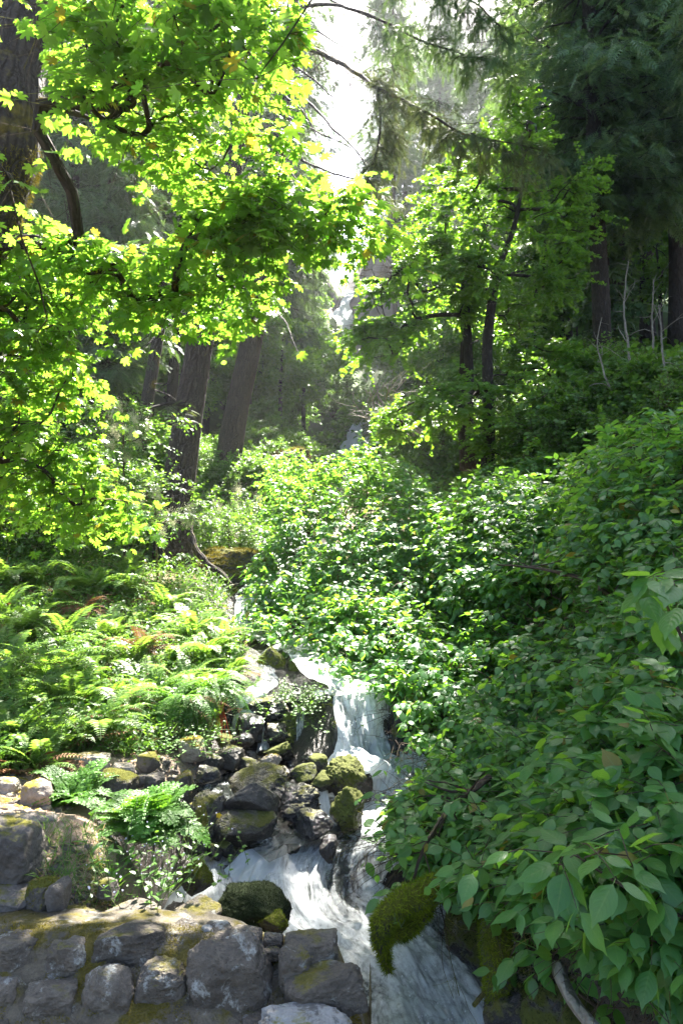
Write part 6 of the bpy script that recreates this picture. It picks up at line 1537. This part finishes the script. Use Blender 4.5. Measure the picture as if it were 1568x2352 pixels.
# cream plumed ocean spray
osp = []
for i, (c, dd, lb) in enumerate([([(255, 940), (275, 965), (300, 975), (315, 1000), (262, 985), (240, 1000), (290, 1030), (330, 960)], 9.5, "shrub with cream plumes among the maple leaves at the left"),
                            ([(365, 1165), (390, 1180), (410, 1170), (430, 1185), (300, 1200), (320, 1140), (290, 1150), (345, 1120)], 9.5, "cream plumed shrub in front of the thickest trunk"),
                            ([(500, 1160), (540, 1150), (580, 1165), (480, 1190), (520, 1200)], 13, "pale blossomed shrub right of the thickest trunk")]):
    rr = np.random.default_rng(600 + i); tips = at(np.array([q[0] for q in c]), np.array([q[1] for q in c]), dd + rr.uniform(-.4, .4, len(c)))
    tg = np.concatenate([tips, np.repeat(tips, 4, 0) + rr.normal(size=(len(tips) * 4, 3)) * [.3, .3, .25]])
    b = tips.mean(0); b = np.array([b[0], b[1] + .2, float(gz(b[0], b[1] + .2))])
    r = broadleaf("ocean_spray", lb, "shrub", [b, b * .5 + tips.mean(0) * .5, tips.mean(0)], [.02, .015, .01], tg, 'under', SIMPLE, .06, 'twig', .003, dict(ntw=6, ln=.28, step=.05, flat=.6, droop=.15, twr=.0018), parts=('stem', 'foliage'), rng=rr, ns=7)
    pm = MB(); n = 420
    tp = np.repeat(np.concatenate([tips, tips + rr.normal(size=tips.shape) * .12]), n, 0); u = rr.random((len(tp), 1)); q = tp + rr.normal(size=tp.shape) * .045 * (1.2 - u) + np.array([.06, -.02, -.16]) * u
    scatter(pm, DIAMOND, q, norm(rr.normal(size=q.shape)), norm(rr.normal(size=q.shape)), .014 * rr.uniform(.6, 1.2, len(q)), 1.3)
    o = pm.obj('blossom', M['cream'], r); o.location = tuple(-np.asarray(r.location))

# ------------------------------------------------------------------ ground cover, grass, litter
def cover(n, poly, d0, d1, proto, mat, size, name, label, rng, el=.6, hmax=.12, dens=None, wid=None, grass=False):
    q = inside_sample(poly, n, rng); P = ray_ground(q[:, 0], q[:, 1], d0, d1); P = P[np.isfinite(P[:, 0])]
    dist, wz, hw = near_water(P[:, 0], P[:, 1]); P = P[dist > hw + .12]
    if dens is not None: P = P[fbm(P * dens, 3, 41) > -.1]
    m = MB(); a = rng.uniform(0, 6.28, len(P)); D = norm(np.stack([np.cos(a), np.sin(a), rng.uniform(.1, 1, len(P)) * el * 2], -1))
    S = size * rng.uniform(.5, 1.3, len(P)) * (1 + .06 * np.maximum(P[:, 1] - 8, 0))
    H = 0 if grass else rng.random(len(P)) * hmax
    scatter(m, proto, P + np.array([0, 0, 1.0]) * np.asarray(H).reshape(-1, 1), D, norm(rng.normal(size=P.shape) * .4 + [0, 0, 1]), S, wid)
    return tag(m.obj(name, M[mat]), label, None, None, 'stuff')
LB = [(-20, 1250), (300, 1230), (560, 1240), (620, 1330), (590, 1440), (540, 1560), (500, 1700), (330, 1740), (160, 1740), (100, 1790), (-20, 1790)]
cover(26000, LB, 4, 14, SIMPLE, 'under', .05, "ground_cover", "small leaves carpeting the fern bank", rh, hmax=.22)
cover(9000, LB, 4, 14, BLADE, 'grass', .26, "grass", "thin grass growing through the fern bank", rh, el=1.3, wid=.5, grass=True)
cover(14000, [(-20, 1000), (500, 980), (640, 1040), (640, 1330), (-20, 1300)], 8, 30, SIMPLE, 'under', .09, "ground_cover", "leafy carpet under the trees of the left bank", rh, hmax=.3)
cover(22000, [(640, 1060), (900, 900), (1568, 780), (1568, 1150), (700, 1150)], 11, 70, SIMPLE, 'under', .12, "ground_cover", "leafy carpet on the slope behind the thicket", rh, hmax=.4)
cover(24000, [(600, 1350), (900, 1300), (1568, 1050), (2300, 950), (2300, 2352), (1200, 2352), (1000, 2000), (960, 1700), (700, 1500)], 2.5, 12, SIMPLE, 'under', .06, "ground_cover", "small leaves on the dark floor beneath the dogwood", rh, hmax=.25)
cover(5000, LB, 4, 12, DIAMOND, 'litter', .05, "leaf_litter", "dead brown leaves under the ferns", rh, el=.2, hmax=.03)
cover(2600, [(-20, 1780), (160, 1740), (440, 1735), (520, 1760), (400, 1840), (250, 1920), (260, 2090), (80, 2100), (90, 1930), (-20, 1890)], 2.6, 6, BLADE, 'litter', .05, "leaf_litter", "dry stalks and brown leaves on the gravel path", rh, el=.15, hmax=.01)
cover(700, [(90, 1900), (260, 1900), (290, 2080), (90, 2090)], 2.6, 5, BLADE, 'grass', .12, "grass", "thin grass on the dirt slope behind the wall", rh, el=1.2, wid=.5, grass=True)
for px, py in [(250, 1560), (560, 1700)]: pass
# the mossy root mound under the thickest trunk
stone(545, 1305, 190, 90, 11.6, 'rock_moss', "golden moss covered root mound below the two leaning trunks", name="mossy_mound", cat="mound", ic=ICO5, mossn=7000, mossm='moss_gold', mossL=.05, rough=.08)
branch_thing("twisting_root", "mossy golden root twisting down from the thickest trunk", "root", [(432, 1190, 11.4), (446, 1250, 11.2), (480, 1300, 11), (520, 1330, 10.9), (545, 1362, 10.8)], [.05, .06, .055, .05, .03], 'moss_bark', ns=12)
stone(665, 1060, 110, 60, 20, 'rock_moss', "sunlit mossy outcrop behind the second leaning trunk", ic=ICO5, mossn=2500, mossm='moss_gold', mossL=.08)
stone(655, 1100, 90, 110, 19, 'rock', "dark rock face under the sunlit mossy outcrop", ic=ICO5, rough=.08, box=1)

# ------------------------------------------------------------------ the damp bright air of the gorge
hz = MB(); x0, x1, y0, y1, z0, z1 = -165, 165, -8, 150, -6, 78
hz.add([(x0, y0, z0), (x1, y0, z0), (x1, y1, z0), (x0, y1, z0), (x0, y0, z1), (x1, y0, z1), (x1, y1, z1), (x0, y1, z1)], None, [(0, 3, 2, 1), (4, 5, 6, 7), (0, 1, 5, 4), (1, 2, 6, 5), (2, 3, 7, 6), (3, 0, 4, 7)])
hm, nt, ns_, ln_ = nodes("haze_air"); ns_.remove(ns_["Principled BSDF"]); pv = ns_.new("ShaderNodeVolumePrincipled"); pv.inputs['Density'].default_value = .0006
pv.inputs['Color'].default_value = (.93, .96, 1, 1); pv.inputs['Anisotropy'].default_value = .3; ln_.new(pv.outputs[0], ns_["Material Output"].inputs['Volume'])
ho = hz.obj("haze", hm, smooth_=False, kind='stuff')
